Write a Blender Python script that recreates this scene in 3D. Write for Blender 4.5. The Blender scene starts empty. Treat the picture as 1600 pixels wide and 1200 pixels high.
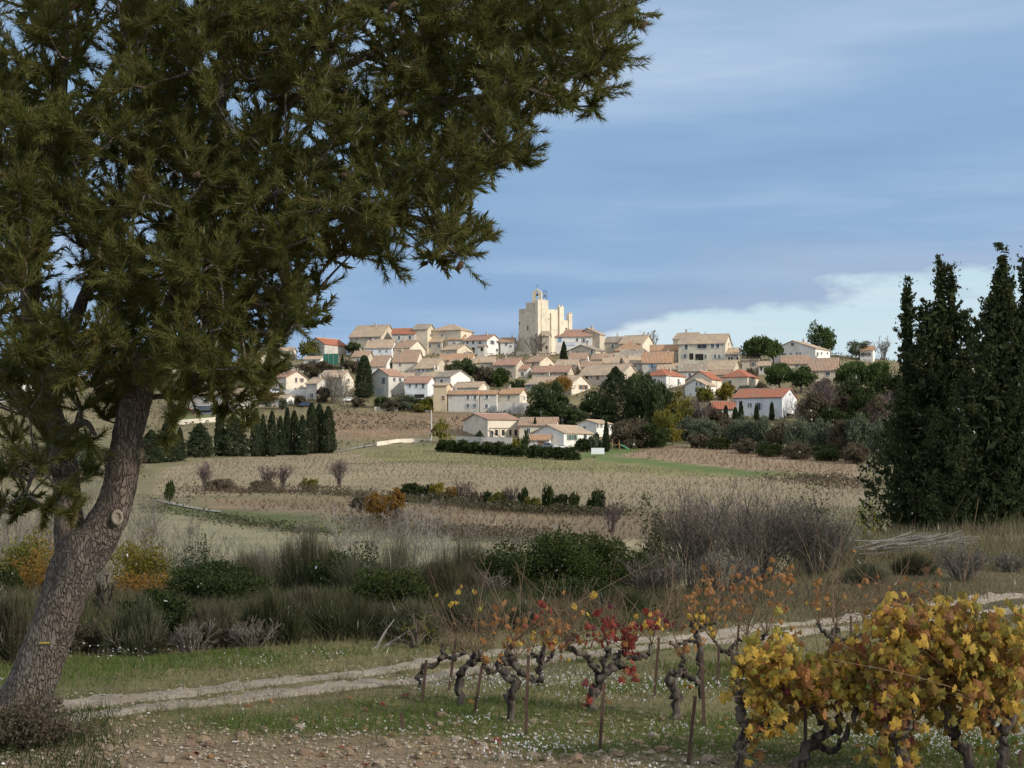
import bpy, math, random
import numpy as np
rnd = random.Random(7)
rng = np.random.default_rng(7)
scene = bpy.context.scene
COL = scene.collection
R = math.radians
# ---------------------------------------------------------------- camera
F, CX, HY = 2537.0, 800.0, 720.0          # focal length in photo pixels, principal column, horizon row
cam = bpy.data.cameras.new('camera')
cam.sensor_width = 36.0
cam.lens = F / 1600 * 36
cam.shift_y = (HY - 600) / 1600
cam.clip_start = 0.1
cam.clip_end = 12000
camo = bpy.data.objects.new('camera', cam)
COL.objects.link(camo)
camo.location = (0, 0, 0)
camo.rotation_euler = (R(90), 0, 0)
scene.camera = camo
# ---------------------------------------------------------------- light
SUN_EL, SUN_AZ = R(27), R(118)             # azimuth clockwise from the viewing direction (+Y)
TO_SUN = (math.sin(SUN_AZ) * math.cos(SUN_EL), math.cos(SUN_AZ) * math.cos(SUN_EL), math.sin(SUN_EL))
sl = bpy.data.lights.new('sun', 'SUN')
sl.energy = 3.9
sl.angle = R(3.0)
sl.color = (1.0, 0.92, 0.80)
so = bpy.data.objects.new('sun', sl)
COL.objects.link(so)
so.rotation_euler = (math.pi / 2 - SUN_EL, 0, math.pi - SUN_AZ)
# sun lamp shines along its -Z; rotate so that -Z = -TO_SUN
from mathutils import Vector
so.rotation_euler = Vector(TO_SUN).to_track_quat('Z', 'Y').to_euler()

world = bpy.data.worlds.new('World')
scene.world = world
world.use_nodes = True
wn, wl = world.node_tree.nodes, world.node_tree.links
wn.clear()
def wnode(t, **k):
    n = wn.new(t)
    for a, v in k.items(): setattr(n, a, v)
    return n
def wmath(op, a, b=None, c=None, clamp=False):
    n = wn.new('ShaderNodeMath'); n.operation = op; n.use_clamp = clamp
    for i, v in enumerate((a, b, c)):
        if v is None: continue
        if hasattr(v, 'links'): wl.new(v, n.inputs[i])
        else: n.inputs[i].default_value = v
    return n.outputs[0]
def wmix(fac, a, b):
    n = wn.new('ShaderNodeMix'); n.data_type = 'RGBA'
    for s, v in ((n.inputs[0], fac), (n.inputs[6], a), (n.inputs[7], b)):
        if hasattr(v, 'links'): wl.new(v, s)
        else: s.default_value = v
    return n.outputs[2]
sky = wnode('ShaderNodeTexSky', sky_type='NISHITA')
sky.sun_disc = False
sky.sun_elevation = SUN_EL
sky.sun_rotation = SUN_AZ
sky.air_density = 1.0; sky.dust_density = 0.6; sky.ozone_density = 1.2
tc = wnode('ShaderNodeTexCoord')
sep = wnode('ShaderNodeSeparateXYZ'); wl.new(tc.outputs['Generated'], sep.inputs[0])
X_, Y_, Z_ = sep.outputs
az = wmath('ARCTAN2', X_, Y_)
zc = wmath('ADD', wmath('MAXIMUM', Z_, 0.0), 0.07)
plx, ply = wmath('DIVIDE', X_, zc), wmath('DIVIDE', Y_, zc)
comb = wnode('ShaderNodeCombineXYZ'); wl.new(plx, comb.inputs[0]); wl.new(ply, comb.inputs[1])
def wnoise(scale, detail, vec, loc=(0, 0, 0), sc=(1, 1, 1), rough=0.5):
    mp = wnode('ShaderNodeMapping'); mp.inputs['Location'].default_value = loc; mp.inputs['Scale'].default_value = sc
    wl.new(vec, mp.inputs[0])
    n = wnode('ShaderNodeTexNoise'); n.inputs['Scale'].default_value = scale
    n.inputs['Detail'].default_value = detail; n.inputs['Roughness'].default_value = rough
    wl.new(mp.outputs[0], n.inputs['Vector'])
    return n.outputs['Fac']
# layered cloud sheet: long soft banks, seen edge-on towards the horizon
lay = wnode('ShaderNodeCombineXYZ'); wl.new(wmath('MULTIPLY', az, 2.4), lay.inputs[0]); wl.new(wmath('MULTIPLY', Z_, 12.0), lay.inputs[1])
big = wnoise(0.9, 3, lay.outputs[0], loc=(3.1, 7.45, 0), rough=0.45)
mid_n = wnoise(2.2, 5, lay.outputs[0], loc=(1.0, 3.2, 0), sc=(0.8, 1.3, 1), rough=0.55)
fine = wnoise(1.2, 6, comb.outputs[0], loc=(4.0, 2.0, 0), sc=(0.5, 1.6, 1), rough=0.6)
streak = wmath('ADD', wmath('ADD', wmath('MULTIPLY', big, 0.55), wmath('MULTIPLY', mid_n, 0.33)), wmath('MULTIPLY', fine, 0.12))
ramp = wnode('ShaderNodeValToRGB')
ramp.color_ramp.elements[0].position = 0.36; ramp.color_ramp.elements[0].color = (0.235, 0.39, 0.62, 1)
ramp.color_ramp.elements[1].position = 0.68; ramp.color_ramp.elements[1].color = (0.60, 0.70, 0.83, 1)
e = ramp.color_ramp.elements.new(0.48); e.color = (0.285, 0.445, 0.67, 1)
e = ramp.color_ramp.elements.new(0.57); e.color = (0.385, 0.53, 0.74, 1)
wl.new(streak, ramp.inputs[0])
# the clear gap low over the horizon, its edge ragged; the cloud's underside is greyer along it
edge_n = wnoise(1.7, 6, lay.outputs[0], loc=(0.35, 0.6, 0), sc=(1.5, 0.8, 1), rough=0.55)
edge = wmath('ADD', wmath('MULTIPLY', az, 0.20), 0.060)
edge = wmath('MINIMUM', wmath('MAXIMUM', edge, 0.02), 0.15)
edge = wmath('ADD', edge, wmath('MULTIPLY', wmath('SUBTRACT', edge_n, 0.5), 0.13))
above = wmath('SUBTRACT', Z_, edge)
clear = wmath('ADD', wmath('DIVIDE', above, -0.010), 0.5, clamp=True)
under = wmath('SUBTRACT', 1.0, wmath('DIVIDE', above, 0.035, clamp=True))
gap_streak = wnoise(1.6, 6, lay.outputs[0], loc=(9, 1, 0), sc=(0.7, 2.2, 1), rough=0.6)
skyc = wnode('ShaderNodeVectorMath', operation='SCALE'); wl.new(sky.outputs[0], skyc.inputs[0]); skyc.inputs[3].default_value = 0.11
gapw = wmath('MULTIPLY', wmath('SUBTRACT', gap_streak, 0.46), 5.0, clamp=True)
skyb = wmix(0.7, skyc.outputs[0], (0.64, 0.84, 0.95, 1))
skyw = wmix(wmath('MULTIPLY', gapw, 0.8), skyb, (0.72, 0.80, 0.88, 1))
ramp_c = wmix(wmath('MULTIPLY', under, 0.6), ramp.outputs[0], (0.37, 0.45, 0.60, 1))
hi = wmath('MULTIPLY', wmath('SUBTRACT', Z_, 0.22), 2.2, clamp=True)
cloudc = wmix(hi, ramp_c, wmix(streak, (0.62, 0.66, 0.72, 1), (1.20, 1.18, 1.16, 1)))
final = wmix(clear, cloudc, skyw)
bg = wnode('ShaderNodeBackground'); wl.new(final, bg.inputs[0]); bg.inputs[1].default_value = 1.0
wo = wnode('ShaderNodeOutputWorld'); wl.new(bg.outputs[0], wo.inputs[0])

vs = scene.view_settings
vs.view_transform = 'Standard'; vs.look = 'None'; vs.exposure = 0.0; vs.gamma = 1.0; vs.use_curve_mapping = False
scene.render.engine = 'CYCLES'
scene.cycles.max_bounces = 5
scene.cycles.transparent_max_bounces = 4

# ---------------------------------------------------------------- helpers
def at(px, py, Y):
    return np.array(((px - CX) / F * Y, Y, (HY - py) / F * Y))
def sstep(a, b, x):
    t = np.clip((np.asarray(x, float) - a) / (b - a), 0, 1)
    return t * t * (3 - 2 * t)
def vnoise(x, y, s=0.0):
    x = np.asarray(x, float); y = np.asarray(y, float)
    return (np.sin(x * 1.0 + 1.7 * np.sin(y * 0.83 + s) + s) + np.sin(y * 1.13 + 1.3 * np.sin(x * 0.71 + 2 * s) + 2.1)
            + 0.6 * np.sin(2.3 * x - 1.9 * y + s * 3) + 0.5 * np.sin(2.9 * y + 2.2 * x + 1.1 * np.sin(3.1 * x + s))) / 3.1
PY = np.array([-80, 0, 6, 11, 24, 28, 36, 50, 80, 120, 150, 200, 250, 300, 350, 400, 430, 470, 600, 625, 660, 760, 1000, 2000, 12000], float)
PZ = np.array([-1.6, -1.7, -1.85, -2.1, -2.1, -2.35, -3.6, -5.8, -8, -8.7, -8.1, -6.5, -4.6, -2.4, -0.1, 2.6, 4.5, 12.2, 41, 43, 40, 22, -6, -30, -60], float)
def T(x, y):
    """height of the land at x, y"""
    x = np.asarray(x, float); y = np.asarray(y, float)
    z = (np.interp(y - 0.06 * np.abs(y), PY, PZ) + 2 * np.interp(y, PY, PZ) + np.interp(y + 0.06 * np.abs(y), PY, PZ)) / 4
    z = np.where(y < 26, np.interp(y, PY, PZ), z)
    px = CX + F * x / np.maximum(y, 4.0)
    s = np.interp(px, [-2500, -600, 0, 300, 540, 1300, 1450, 1700, 2400, 4500], [.25, .5, .68, .84, 1, 1, .9, .74, .5, .25])
    hill = np.maximum(np.interp(y, PY, PZ) - 4.5, 0) * (y > 430) * (y < 1000)
    z = z - hill * (1 - s)
    # bank on the right beyond the track
    z = z + 2.3 * sstep(1020, 1420, px) * np.exp(-((y - 40) / 10.0) ** 2) * (y > 20) * sstep(20, 27, y)
    z = z + 0.6 * vnoise(x * .05, y * .05, 1) * sstep(40, 90, y) * (1 - sstep(400, 480, y))
    z = z + 0.035 * vnoise(x * 1.9, y * 1.9, .5) * (1 - sstep(40, 80, y)) + 0.05 * vnoise(x * .6, y * .6, .2) * (1 - sstep(40, 80, y))
    return z
_HY = np.concatenate([np.arange(6, 60, .1), np.arange(60, 700, .5)])
def hit(px, py):
    """distance at which the ray through a point of the photograph meets the land"""
    zt = T((px - CX) / F * _HY, _HY); zr = (HY - py) / F * _HY
    i = np.argmax(zt >= zr)
    return float(_HY[i]) if zt[i] >= zr[i] else 600.0

class Geo:
    def __init__(s): s.V, s.Fq, s.Ft, s.n = [], [], [], 0
    def add(s, v, f):
        v = np.asarray(v, float).reshape(-1, 3); f = np.asarray(f, int)
        (s.Fq if f.shape[1] == 4 else s.Ft).append(f + s.n)
        s.V.append(v); s.n += len(v)
    def build(s, name, mat, parent=None, smooth=False, loc=None):
        me = s.mesh(name, mat, smooth, loc)
        o = bpy.data.objects.new(name, me); COL.objects.link(o)
        if parent is not None: o.parent = parent
        elif loc is not None: o.location = loc
        return o
    def mesh(s, name, mat, smooth=False, loc=None):
        V = np.concatenate(s.V) if s.V else np.zeros((0, 3))
        if loc is not None: V = V - np.asarray(loc, float)
        q = np.concatenate(s.Fq) if s.Fq else np.zeros((0, 4), int)
        t = np.concatenate(s.Ft) if s.Ft else np.zeros((0, 3), int)
        me = bpy.data.meshes.new(name)
        me.vertices.add(len(V)); me.vertices.foreach_set('co', V.astype(np.float32).ravel())
        li = np.concatenate([q.ravel(), t.ravel()]).astype(np.int32)
        me.loops.add(len(li)); me.loops.foreach_set('vertex_index', li)
        st = np.concatenate([np.arange(len(q)) * 4, len(q) * 4 + np.arange(len(t)) * 3]).astype(np.int32)
        me.polygons.add(len(st)); me.polygons.foreach_set('loop_start', st)
        me.polygons.foreach_set('loop_total', np.concatenate([np.full(len(q), 4), np.full(len(t), 3)]).astype(np.int32))
        me.polygons.foreach_set('use_smooth', np.full(len(st), bool(smooth)))
        me.update(calc_edges=True)
        if mat: me.materials.append(mat)
        return me
    def box(s, x0, x1, y0, y1, z0, z1):
        v = [(x0, y0, z0), (x1, y0, z0), (x1, y1, z0), (x0, y1, z0), (x0, y0, z1), (x1, y0, z1), (x1, y1, z1), (x0, y1, z1)]
        s.add(v, [(3, 2, 1, 0), (4, 5, 6, 7), (0, 1, 5, 4), (1, 2, 6, 5), (2, 3, 7, 6), (3, 0, 4, 7)])
        return s
    def tube(s, pts, rad, k=6, jit=0.0):
        P = np.asarray(pts, float); n = len(P); rad = np.broadcast_to(np.asarray(rad, float), (n,))
        t = np.gradient(P, axis=0); t /= np.linalg.norm(t, axis=1)[:, None] + 1e-9
        ref = np.array((0.31, 0.95, 0.05)) if abs(t[:, 1]).mean() < .8 else np.array((1., 0, 0))
        a = np.cross(t, ref); a /= np.linalg.norm(a, axis=1)[:, None] + 1e-9
        b = np.cross(t, a)
        th = np.arange(k) / k * 2 * math.pi
        rr = rad[:, None] * (1 + (jit * rng.standard_normal((n, k)) if jit else np.zeros((n, k))))
        V = P[:, None] + rr[..., None] * (np.cos(th)[None, :, None] * a[:, None] + np.sin(th)[None, :, None] * b[:, None])
        i = np.arange(n - 1)[:, None] * k; j = np.arange(k)[None]; j2 = (j + 1) % k
        f = np.stack([i + j, i + j2, i + k + j2, i + k + j], -1).reshape(-1, 4)
        s.add(V.reshape(-1, 3), f)
        s.add(np.vstack([V[-1], P[-1:] + t[-1:] * rad[-1] * .5]), [(q, (q + 1) % k, k) for q in range(k)])
        return s
def spl(pts, m=6):
    """smooth curve through the points (any number of columns)"""
    P = np.asarray(pts, float)
    if len(P) < 3: return np.array([P[0] + (P[-1] - P[0]) * t for t in np.linspace(0, 1, m + 1)])
    E = np.vstack([2 * P[0] - P[1], P, 2 * P[-1] - P[-2]]); out = []
    for i in range(1, len(E) - 2):
        for t in np.arange(m) / m:
            p0, p1, p2, p3 = E[i - 1], E[i], E[i + 1], E[i + 2]
            out.append(.5 * (2 * p1 + (p2 - p0) * t + (2 * p0 - 5 * p1 + 4 * p2 - p3) * t * t + (3 * p1 - p0 - 3 * p2 + p3) * t ** 3))
    out.append(E[-2]); return np.array(out)
def unit(v): return v / (np.linalg.norm(v, axis=-1, keepdims=True) + 1e-9)
def rdir(n): return unit(rng.standard_normal((n, 3)))

LABELS = {}
def tag(o, label, cat, group=None):
    o['label'] = label; o['category'] = cat
    if group: o['group'] = group
    LABELS[label] = LABELS.get(label, 0) + 1
    return o
def thing(name, label, cat, loc, rz=0.0, group=None):
    o = bpy.data.objects.new(name, None); COL.objects.link(o)
    o.location = loc; o.rotation_euler = (0, 0, rz); o.empty_display_size = .2
    return tag(o, label, cat, group)
def struct(o, kind='structure'): o['kind'] = kind; return o
ORD = ['first', 'second', 'third', 'fourth', 'fifth', 'sixth', 'seventh', 'eighth', 'ninth', 'tenth', 'eleventh', 'twelfth',
       'thirteenth', 'fourteenth', 'fifteenth', 'sixteenth', 'seventeenth', 'eighteenth', 'nineteenth', 'twentieth']

# ---------------------------------------------------------------- materials
def nt(name):
    m = bpy.data.materials.new(name); m.use_nodes = True
    n, l = m.node_tree.nodes, m.node_tree.links; n.clear()
    out = n.new('ShaderNodeOutputMaterial'); p = n.new('ShaderNodeBsdfPrincipled'); l.new(p.outputs[0], out.inputs[0])
    p.inputs['Specular IOR Level'].default_value = .2
    return m, n, l, p, out
def mixc(n, l, fac, a, b, mode='MIX'):
    x = n.new('ShaderNodeMix'); x.data_type = 'RGBA'; x.blend_type = mode
    for s, v in ((x.inputs[0], fac), (x.inputs[6], a), (x.inputs[7], b)):
        if hasattr(v, 'links'): l.new(v, s)
        else: s.default_value = (*v, 1) if isinstance(v, tuple) and len(v) == 3 else v
    return x.outputs[2]
def noise(n, l, scale, detail=4, vec=None, sc=None, rough=.55):
    t = n.new('ShaderNodeTexNoise'); t.inputs['Scale'].default_value = scale; t.inputs['Detail'].default_value = detail
    t.inputs['Roughness'].default_value = rough
    if vec is not None:
        if sc:
            mp = n.new('ShaderNodeMapping'); mp.inputs['Scale'].default_value = sc; l.new(vec, mp.inputs[0]); vec = mp.outputs[0]
        l.new(vec, t.inputs['Vector'])
    return t.outputs['Fac']
def rampf(n, l, v, a, b):
    m = n.new('ShaderNodeMapRange'); m.inputs[1].default_value = a; m.inputs[2].default_value = b; l.new(v, m.inputs[0]); return m.outputs[0]
MC = {}
def surf(name, c1, c2, scale=1.0, rough=.85, bump=0.0, detail=5, c3=None, s3=.2, sc=None, spec=.2):
    """a rough surface: two colours mixed by noise, a third in large stains, fine relief"""
    if name in MC: return MC[name]
    m, n, l, p, out = nt(name)
    tcn = n.new('ShaderNodeTexCoord'); v = tcn.outputs['Object']
    f = rampf(n, l, noise(n, l, scale, detail, v, sc), .3, .7)
    c = mixc(n, l, f, c1, c2)
    if c3: c = mixc(n, l, rampf(n, l, noise(n, l, s3, 4, v), .52, .7), c, c3)
    l.new(c, p.inputs['Base Color']); p.inputs['Roughness'].default_value = rough; p.inputs['Specular IOR Level'].default_value = spec
    if bump:
        b = n.new('ShaderNodeBump'); b.inputs['Strength'].default_value = 1; b.inputs['Distance'].default_value = bump
        l.new(noise(n, l, scale * 3, 6, v, sc), b.inputs['Height']); l.new(b.outputs[0], p.inputs['Normal'])
    MC[name] = m; return m
def leafm(name, cols, trans=.25, rough=.8, spec=.08, patch=None, ps=1.5, plo=.5, phi=.72):
    """foliage: each leaf takes its own shade between the given colours"""
    if name in MC: return MC[name]
    m, n, l, p, out = nt(name)
    g = n.new('ShaderNodeNewGeometry')
    r = n.new('ShaderNodeValToRGB'); r.color_ramp.interpolation = 'LINEAR'
    els = r.color_ramp.elements
    for i, c in enumerate(cols):
        pos = i / max(1, len(cols) - 1)
        e = els[0] if i == 0 else (els[1] if i == len(cols) - 1 and len(cols) > 1 else els.new(pos))
        e.position = pos; e.color = (*c, 1)
    l.new(g.outputs['Random Per Island'], r.inputs[0])
    cc_ = r.outputs[0]
    if patch: cc_ = mixc(n, l, rampf(n, l, noise(n, l, ps, 3, g.outputs['Position']), plo, phi), cc_, patch)
    l.new(cc_, p.inputs['Base Color']); p.inputs['Roughness'].default_value = rough; p.inputs['Specular IOR Level'].default_value = spec
    tr = n.new('ShaderNodeBsdfTranslucent'); l.new(cc_, tr.inputs[0])
    mx = n.new('ShaderNodeMixShader'); mx.inputs[0].default_value = trans
    l.new(p.outputs[0], mx.inputs[1]); l.new(tr.outputs[0], mx.inputs[2]); l.new(mx.outputs[0], out.inputs[0])
    MC[name] = m; return m
def plain(name, c, rough=.6, metal=0.0, spec=.3):
    if name in MC: return MC[name]
    m, n, l, p, out = nt(name)
    p.inputs['Base Color'].default_value = (*c, 1); p.inputs['Roughness'].default_value = rough; p.inputs['Metallic'].default_value = metal
    p.inputs['Specular IOR Level'].default_value = spec
    MC[name] = m; return m
# ---------------------------------------------------------------- ground
def inpoly(px, py, poly):
    ins = np.zeros(px.shape, bool); j = len(poly) - 1
    for i in range(len(poly)):
        xi, yi = poly[i]; xj, yj = poly[j]
        c = ((yi > py) != (yj > py)) & (px < (xj - xi) * (py - yi) / (yj - yi + 1e-9) + xi)
        ins ^= c; j = i
    return ins
# fields, given by their corners as seen and laid on the land
FIELDS = [
    ('scrub', (.135, .125, .075), [(-900, 1010), (2500, 1010), (2500, 640), (-900, 640)]),
    ('village', (.145, .13, .08), [(-900, 690), (100, 672), (500, 640), (690, 648), (960, 690), (1080, 705), (1400, 690), (2500, 690), (2500, 300), (-900, 300)]),
    ('stubble', (.20, .17, .12), [(240, 735), (330, 716), (530, 705), (700, 700), (940, 722), (1150, 742), (1350, 745), (1360, 790), (1100, 800), (950, 790), (720, 775), (560, 772), (250, 775)]),
    ('greenish', (.155, .15, .075), [(540, 703), (690, 698), (900, 716), (1150, 738), (1150, 748), (900, 735), (600, 722)]),
    ('vineyard', (.185, .14, .10), [(500, 640), (760, 640), (780, 676), (640, 684), (520, 690)]),
    ('vineyard_right', (.21, .165, .12), [(960, 712), (1010, 699), (1100, 697), (1340, 722), (1340, 748), (1150, 732)]),
    ('strip_green', (.085, .12, .04), [(930, 712), (1000, 716), (1150, 734), (1280, 742), (1150, 743), (1000, 726), (930, 720)]),
    ('lawn', (.085, .125, .04), [(900, 716), (925, 695), (1000, 690), (1070, 697), (1010, 701), (960, 713)]),
    ('lawn_left', (.10, .14, .05), [(250, 650), (400, 628), (600, 634), (590, 643), (480, 646), (300, 665)]),
    ('red_vines', (.165, .13, .088), [(300, 780), (520, 776), (640, 790), (1000, 800), (1300, 810), (1300, 850), (1000, 845), (700, 830), (480, 800), (330, 795)]),
    ('strip2', (.085, .10, .04), [(240, 785), (330, 795), (480, 806), (560, 826), (480, 830), (380, 815), (250, 800)]),
    ('pale', (.20, .19, .125), [(200, 790), (300, 808), (400, 825), (540, 835), (720, 845), (900, 858), (880, 885), (600, 900), (300, 890), (150, 850)]),
    ('pale_left', (.20, .18, .12), [(-300, 770), (60, 760), (170, 790), (200, 850), (-300, 850)]),
    ('pale_mid', (.24, .21, .15), [(820, 838), (950, 842), (1100, 852), (1100, 862), (900, 852)]),
]
ny_a = np.array([-80, -50, -30, -18, -10, -5, -2, 0, 1.5])
yy = np.concatenate([ny_a, 2.5 * (640 / 2.5) ** (np.arange(260) / 259), 640 * (9000 / 640) ** (np.arange(1, 40) / 39)])
uu = np.sinh(np.linspace(-2.2, 2.2, 211)) / np.sinh(2.2) * 2.2
YY, UU = np.meshgrid(yy, uu, indexing='ij')
XX = UU * (np.maximum(YY, 0) * .62 + 14)
ZZ = T(XX, YY)
V = np.stack([XX, YY, ZZ], -1).reshape(-1, 3)
nr, nc = XX.shape
i = (np.arange(nr - 1)[:, None] * nc + np.arange(nc - 1)[None]).ravel()
gg = Geo(); gg.add(V, np.stack([i, i + 1, i + nc + 1, i + nc], -1))
PXg = CX + F * V[:, 0] / np.maximum(V[:, 1], 1); PYg = HY - F * V[:, 2] / np.maximum(V[:, 1], 1)
wob = 2.2 * vnoise(V[:, 0] * .15, V[:, 1] * .15, 4)
colr = np.tile(np.array((.135, .12, .07)), (len(V), 1))
far = V[:, 1] > 90
for nm, c, poly in FIELDS:
    m = far & inpoly(PXg + wob * 3, PYg + wob * .5, poly) & ((V[:, 1] < 480) | (nm in ('village',)))
    colr[m] = c
# the near ground: stony soil at the front, rough grass by the track, scrub soil on the slope
near = V[:, 1] <= 90
n1 = vnoise(V[:, 0] * .9, V[:, 1] * 1.1, 3); n2 = vnoise(V[:, 0] * .35, V[:, 1] * .45, 6)
soil = np.array((.25, .195, .14)); turf = np.array((.17, .155, .085)); lush = np.array((.095, .13, .04))
w = sstep(11.9, 12.9, V[:, 1] + .5 * n1 + 1.5 * sstep(680, 950, PXg))[:, None]
cn = soil * (1 - w) + turf * w
wl_ = (sstep(.1, .6, n2) * (V[:, 1] > 12.2) * (V[:, 1] < 17))[:, None]
cn = cn * (1 - wl_) + lush * wl_
ws = sstep(19, 23, V[:, 1])[:, None]
cn = cn * (1 - ws) + np.array((.105, .09, .055)) * ws
colr[near] = cn[near]
gm, n, l, p, out = nt('ground_cover')
va = n.new('ShaderNodeVertexColor'); va.layer_name = 'cover'
geo_ = n.new('ShaderNodeNewGeometry'); pos = geo_.outputs['Position']
f1 = rampf(n, l, noise(n, l, 3.0, 8, pos, rough=.7), .3, .7)
f2 = rampf(n, l, noise(n, l, .12, 5, pos), .3, .7)
f3 = rampf(n, l, noise(n, l, 30., 4, pos), .3, .7)
c = mixc(n, l, .55, va.outputs[0], mixc(n, l, f1, (.45, .45, .45), (1.5, 1.45, 1.35)), 'MULTIPLY')
c = mixc(n, l, .5, c, mixc(n, l, f2, (.62, .66, .6), (1.3, 1.22, 1.2)), 'MULTIPLY')
c = mixc(n, l, .5, c, mixc(n, l, f3, (.5, .5, .5), (1.45, 1.4, 1.3)), 'MULTIPLY')
f4 = rampf(n, l, noise(n, l, 1.0, 5, pos, (.05, .42, 1), rough=.65), .3, .7)
c = mixc(n, l, .5, c, mixc(n, l, f4, (.62, .70, .6), (1.28, 1.2, 1.15)), 'MULTIPLY')
vm = n.new('ShaderNodeVectorMath'); vm.operation = 'SCALE'; l.new(c, vm.inputs[0]); vm.inputs[3].default_value = 1.25
l.new(vm.outputs[0], p.inputs['Base Color']); p.inputs['Roughness'].default_value = .95
b = n.new('ShaderNodeBump'); b.inputs['Strength'].default_value = 1; b.inputs['Distance'].default_value = .05
l.new(noise(n, l, 9., 8, pos, rough=.7), b.inputs['Height']); l.new(b.outputs[0], p.inputs['Normal'])
ground = struct(gg.build('ground', gm, smooth=True))
ca = ground.data.color_attributes.new('cover', 'FLOAT_COLOR', 'POINT')
ca.data.foreach_set('color', np.concatenate([colr, np.ones((len(V), 1))], 1).astype(np.float32).ravel())

# the stony farm track: two wheel ruts with a grassy crown between them
TR = np.array([(-7.5, 10.2), (-5.2, 12.4), (-3.6, 13.9), (-1.1, 15.9), (1.45, 18.35), (4.5, 21.0), (7.6, 23.7), (13, 28), (22, 34)])
trc = spl(TR, 40)
tt = np.gradient(trc, axis=0); tt /= np.linalg.norm(tt, axis=1)[:, None]; tn = np.stack([-tt[:, 1], tt[:, 0]], 1)
g = Geo()
for k, (o0, o1) in enumerate(((-.62, -.20), (.12, .64))):
    L = []
    for q in range(6):
        o = o0 + (o1 - o0) * q / 5
        jit = (.07 * vnoise(trc[:, 0] * .7, trc[:, 1] * .7, k * 3 + q) + .012 * rng.standard_normal(len(trc))) if q in (0, 5) else 0
        P2 = trc + tn * (o + jit)[:, None] if np.ndim(jit) else trc + tn * o
        edge_drop = -.035 if q in (0, 5) else .0
        L.append(np.column_stack([P2, T(P2[:, 0], P2[:, 1]) + .022 + edge_drop + (.01 * rng.standard_normal(len(trc)) if q not in (0, 5) else 0)]))
    A = np.stack(L, 1); nn = len(trc); i = (np.arange(nn - 1)[:, None] * 6 + np.arange(5)[None]).ravel()
    g.add(A.reshape(-1, 3), np.stack([i, i + 1, i + 7, i + 6], -1))
mtrack = surf('limestone_track', (.40, .35, .275), (.24, .20, .15), 9, .95, .03, 10, c3=(.46, .40, .32), s3=2.5)
struct(g.build('track', mtrack, smooth=True))
def track_dist(x, y):
    return np.min(np.hypot(x[:, None] - trc[None, ::8, 0], y[:, None] - trc[None, ::8, 1]), 1)

# a paler farm path down in the valley
g = Geo()
pp = spl(np.array([at(245, 783, hit(245, 783)), at(290, 792, hit(290, 792)), at(315, 797, hit(315, 797)), at(345, 801, hit(345, 801))]), 10)
for a, bq in zip(pp[:-1], pp[1:]):
    w_ = 1.3
    q = [(a[0], a[1] - w_), (bq[0], bq[1] - w_), (bq[0], bq[1] + w_), (a[0], a[1] + w_)]
    g.add([(x, y, float(T(x, y)) + .12) for x, y in q], [(0, 1, 2, 3)])
struct(g.build('path', surf('path_gravel', (.27, .255, .22), (.20, .19, .16), .8, .95)))
g = Geo()
pp = spl(np.array([at(x, y, hit(x, y)) for x, y in ((525, 706), (560, 700), (640, 690), (675, 688))]), 6)
for a, bq in zip(pp[:-1], pp[1:]):
    q = [(a[0], a[1] - 2), (bq[0], bq[1] - 2), (bq[0], bq[1] + 2), (a[0], a[1] + 2)]
    g.add([(x, y, float(T(x, y)) + .15) for x, y in q], [(0, 1, 2, 3)])
struct(g.build('path', MC['path_gravel']))

# unseen cloud added off to the right to weaken sun on the near ground
g = Geo()
cl_alt = 520.0
cc = np.array(TO_SUN) / TO_SUN[2] * cl_alt + np.array((0, 55, 0))
nu, nv = 64, 24
th = np.linspace(0, 2 * math.pi, nu, endpoint=False); ph = np.linspace(-math.pi / 2, math.pi / 2, nv)
PH, TH = np.meshgrid(ph, th, indexing='ij')
dx, dy, dz = np.cos(PH) * np.cos(TH), np.cos(PH) * np.sin(TH), np.sin(PH)
lum = 1 + .10 * vnoise(dx * 4, dy * 4 + dz * 3, 2) + .05 * vnoise(dx * 11, dy * 11 + dz * 9, 5)
Vc = np.stack([dx * 330 * lum, dy * 150 * lum, dz * np.where(dz > 0, 46, 14) * lum], -1) + cc
i = (np.arange(nv - 1)[:, None] * nu + np.arange(nu)[None]); i2 = (np.arange(nv - 1)[:, None] * nu + (np.arange(nu)[None] + 1) % nu)
g.add(Vc.reshape(-1, 3), np.stack([i, i2, i2 + nu, i + nu], -1).reshape(-1, 4))
mcl, n, l, p, out = nt('added_cloud_vapour')
p.inputs['Base Color'].default_value = (.85, .85, .85, 1); p.inputs['Roughness'].default_value = 1
tr = n.new('ShaderNodeBsdfTransparent'); mx = n.new('ShaderNodeMixShader'); mx.inputs[0].default_value = .17     # thin enough to let some sun through
l.new(p.outputs[0], mx.inputs[2]); l.new(tr.outputs[0], mx.inputs[1]); l.new(mx.outputs[0], out.inputs[0])
struct(g.build('cloud', mcl, smooth=True))
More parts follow.
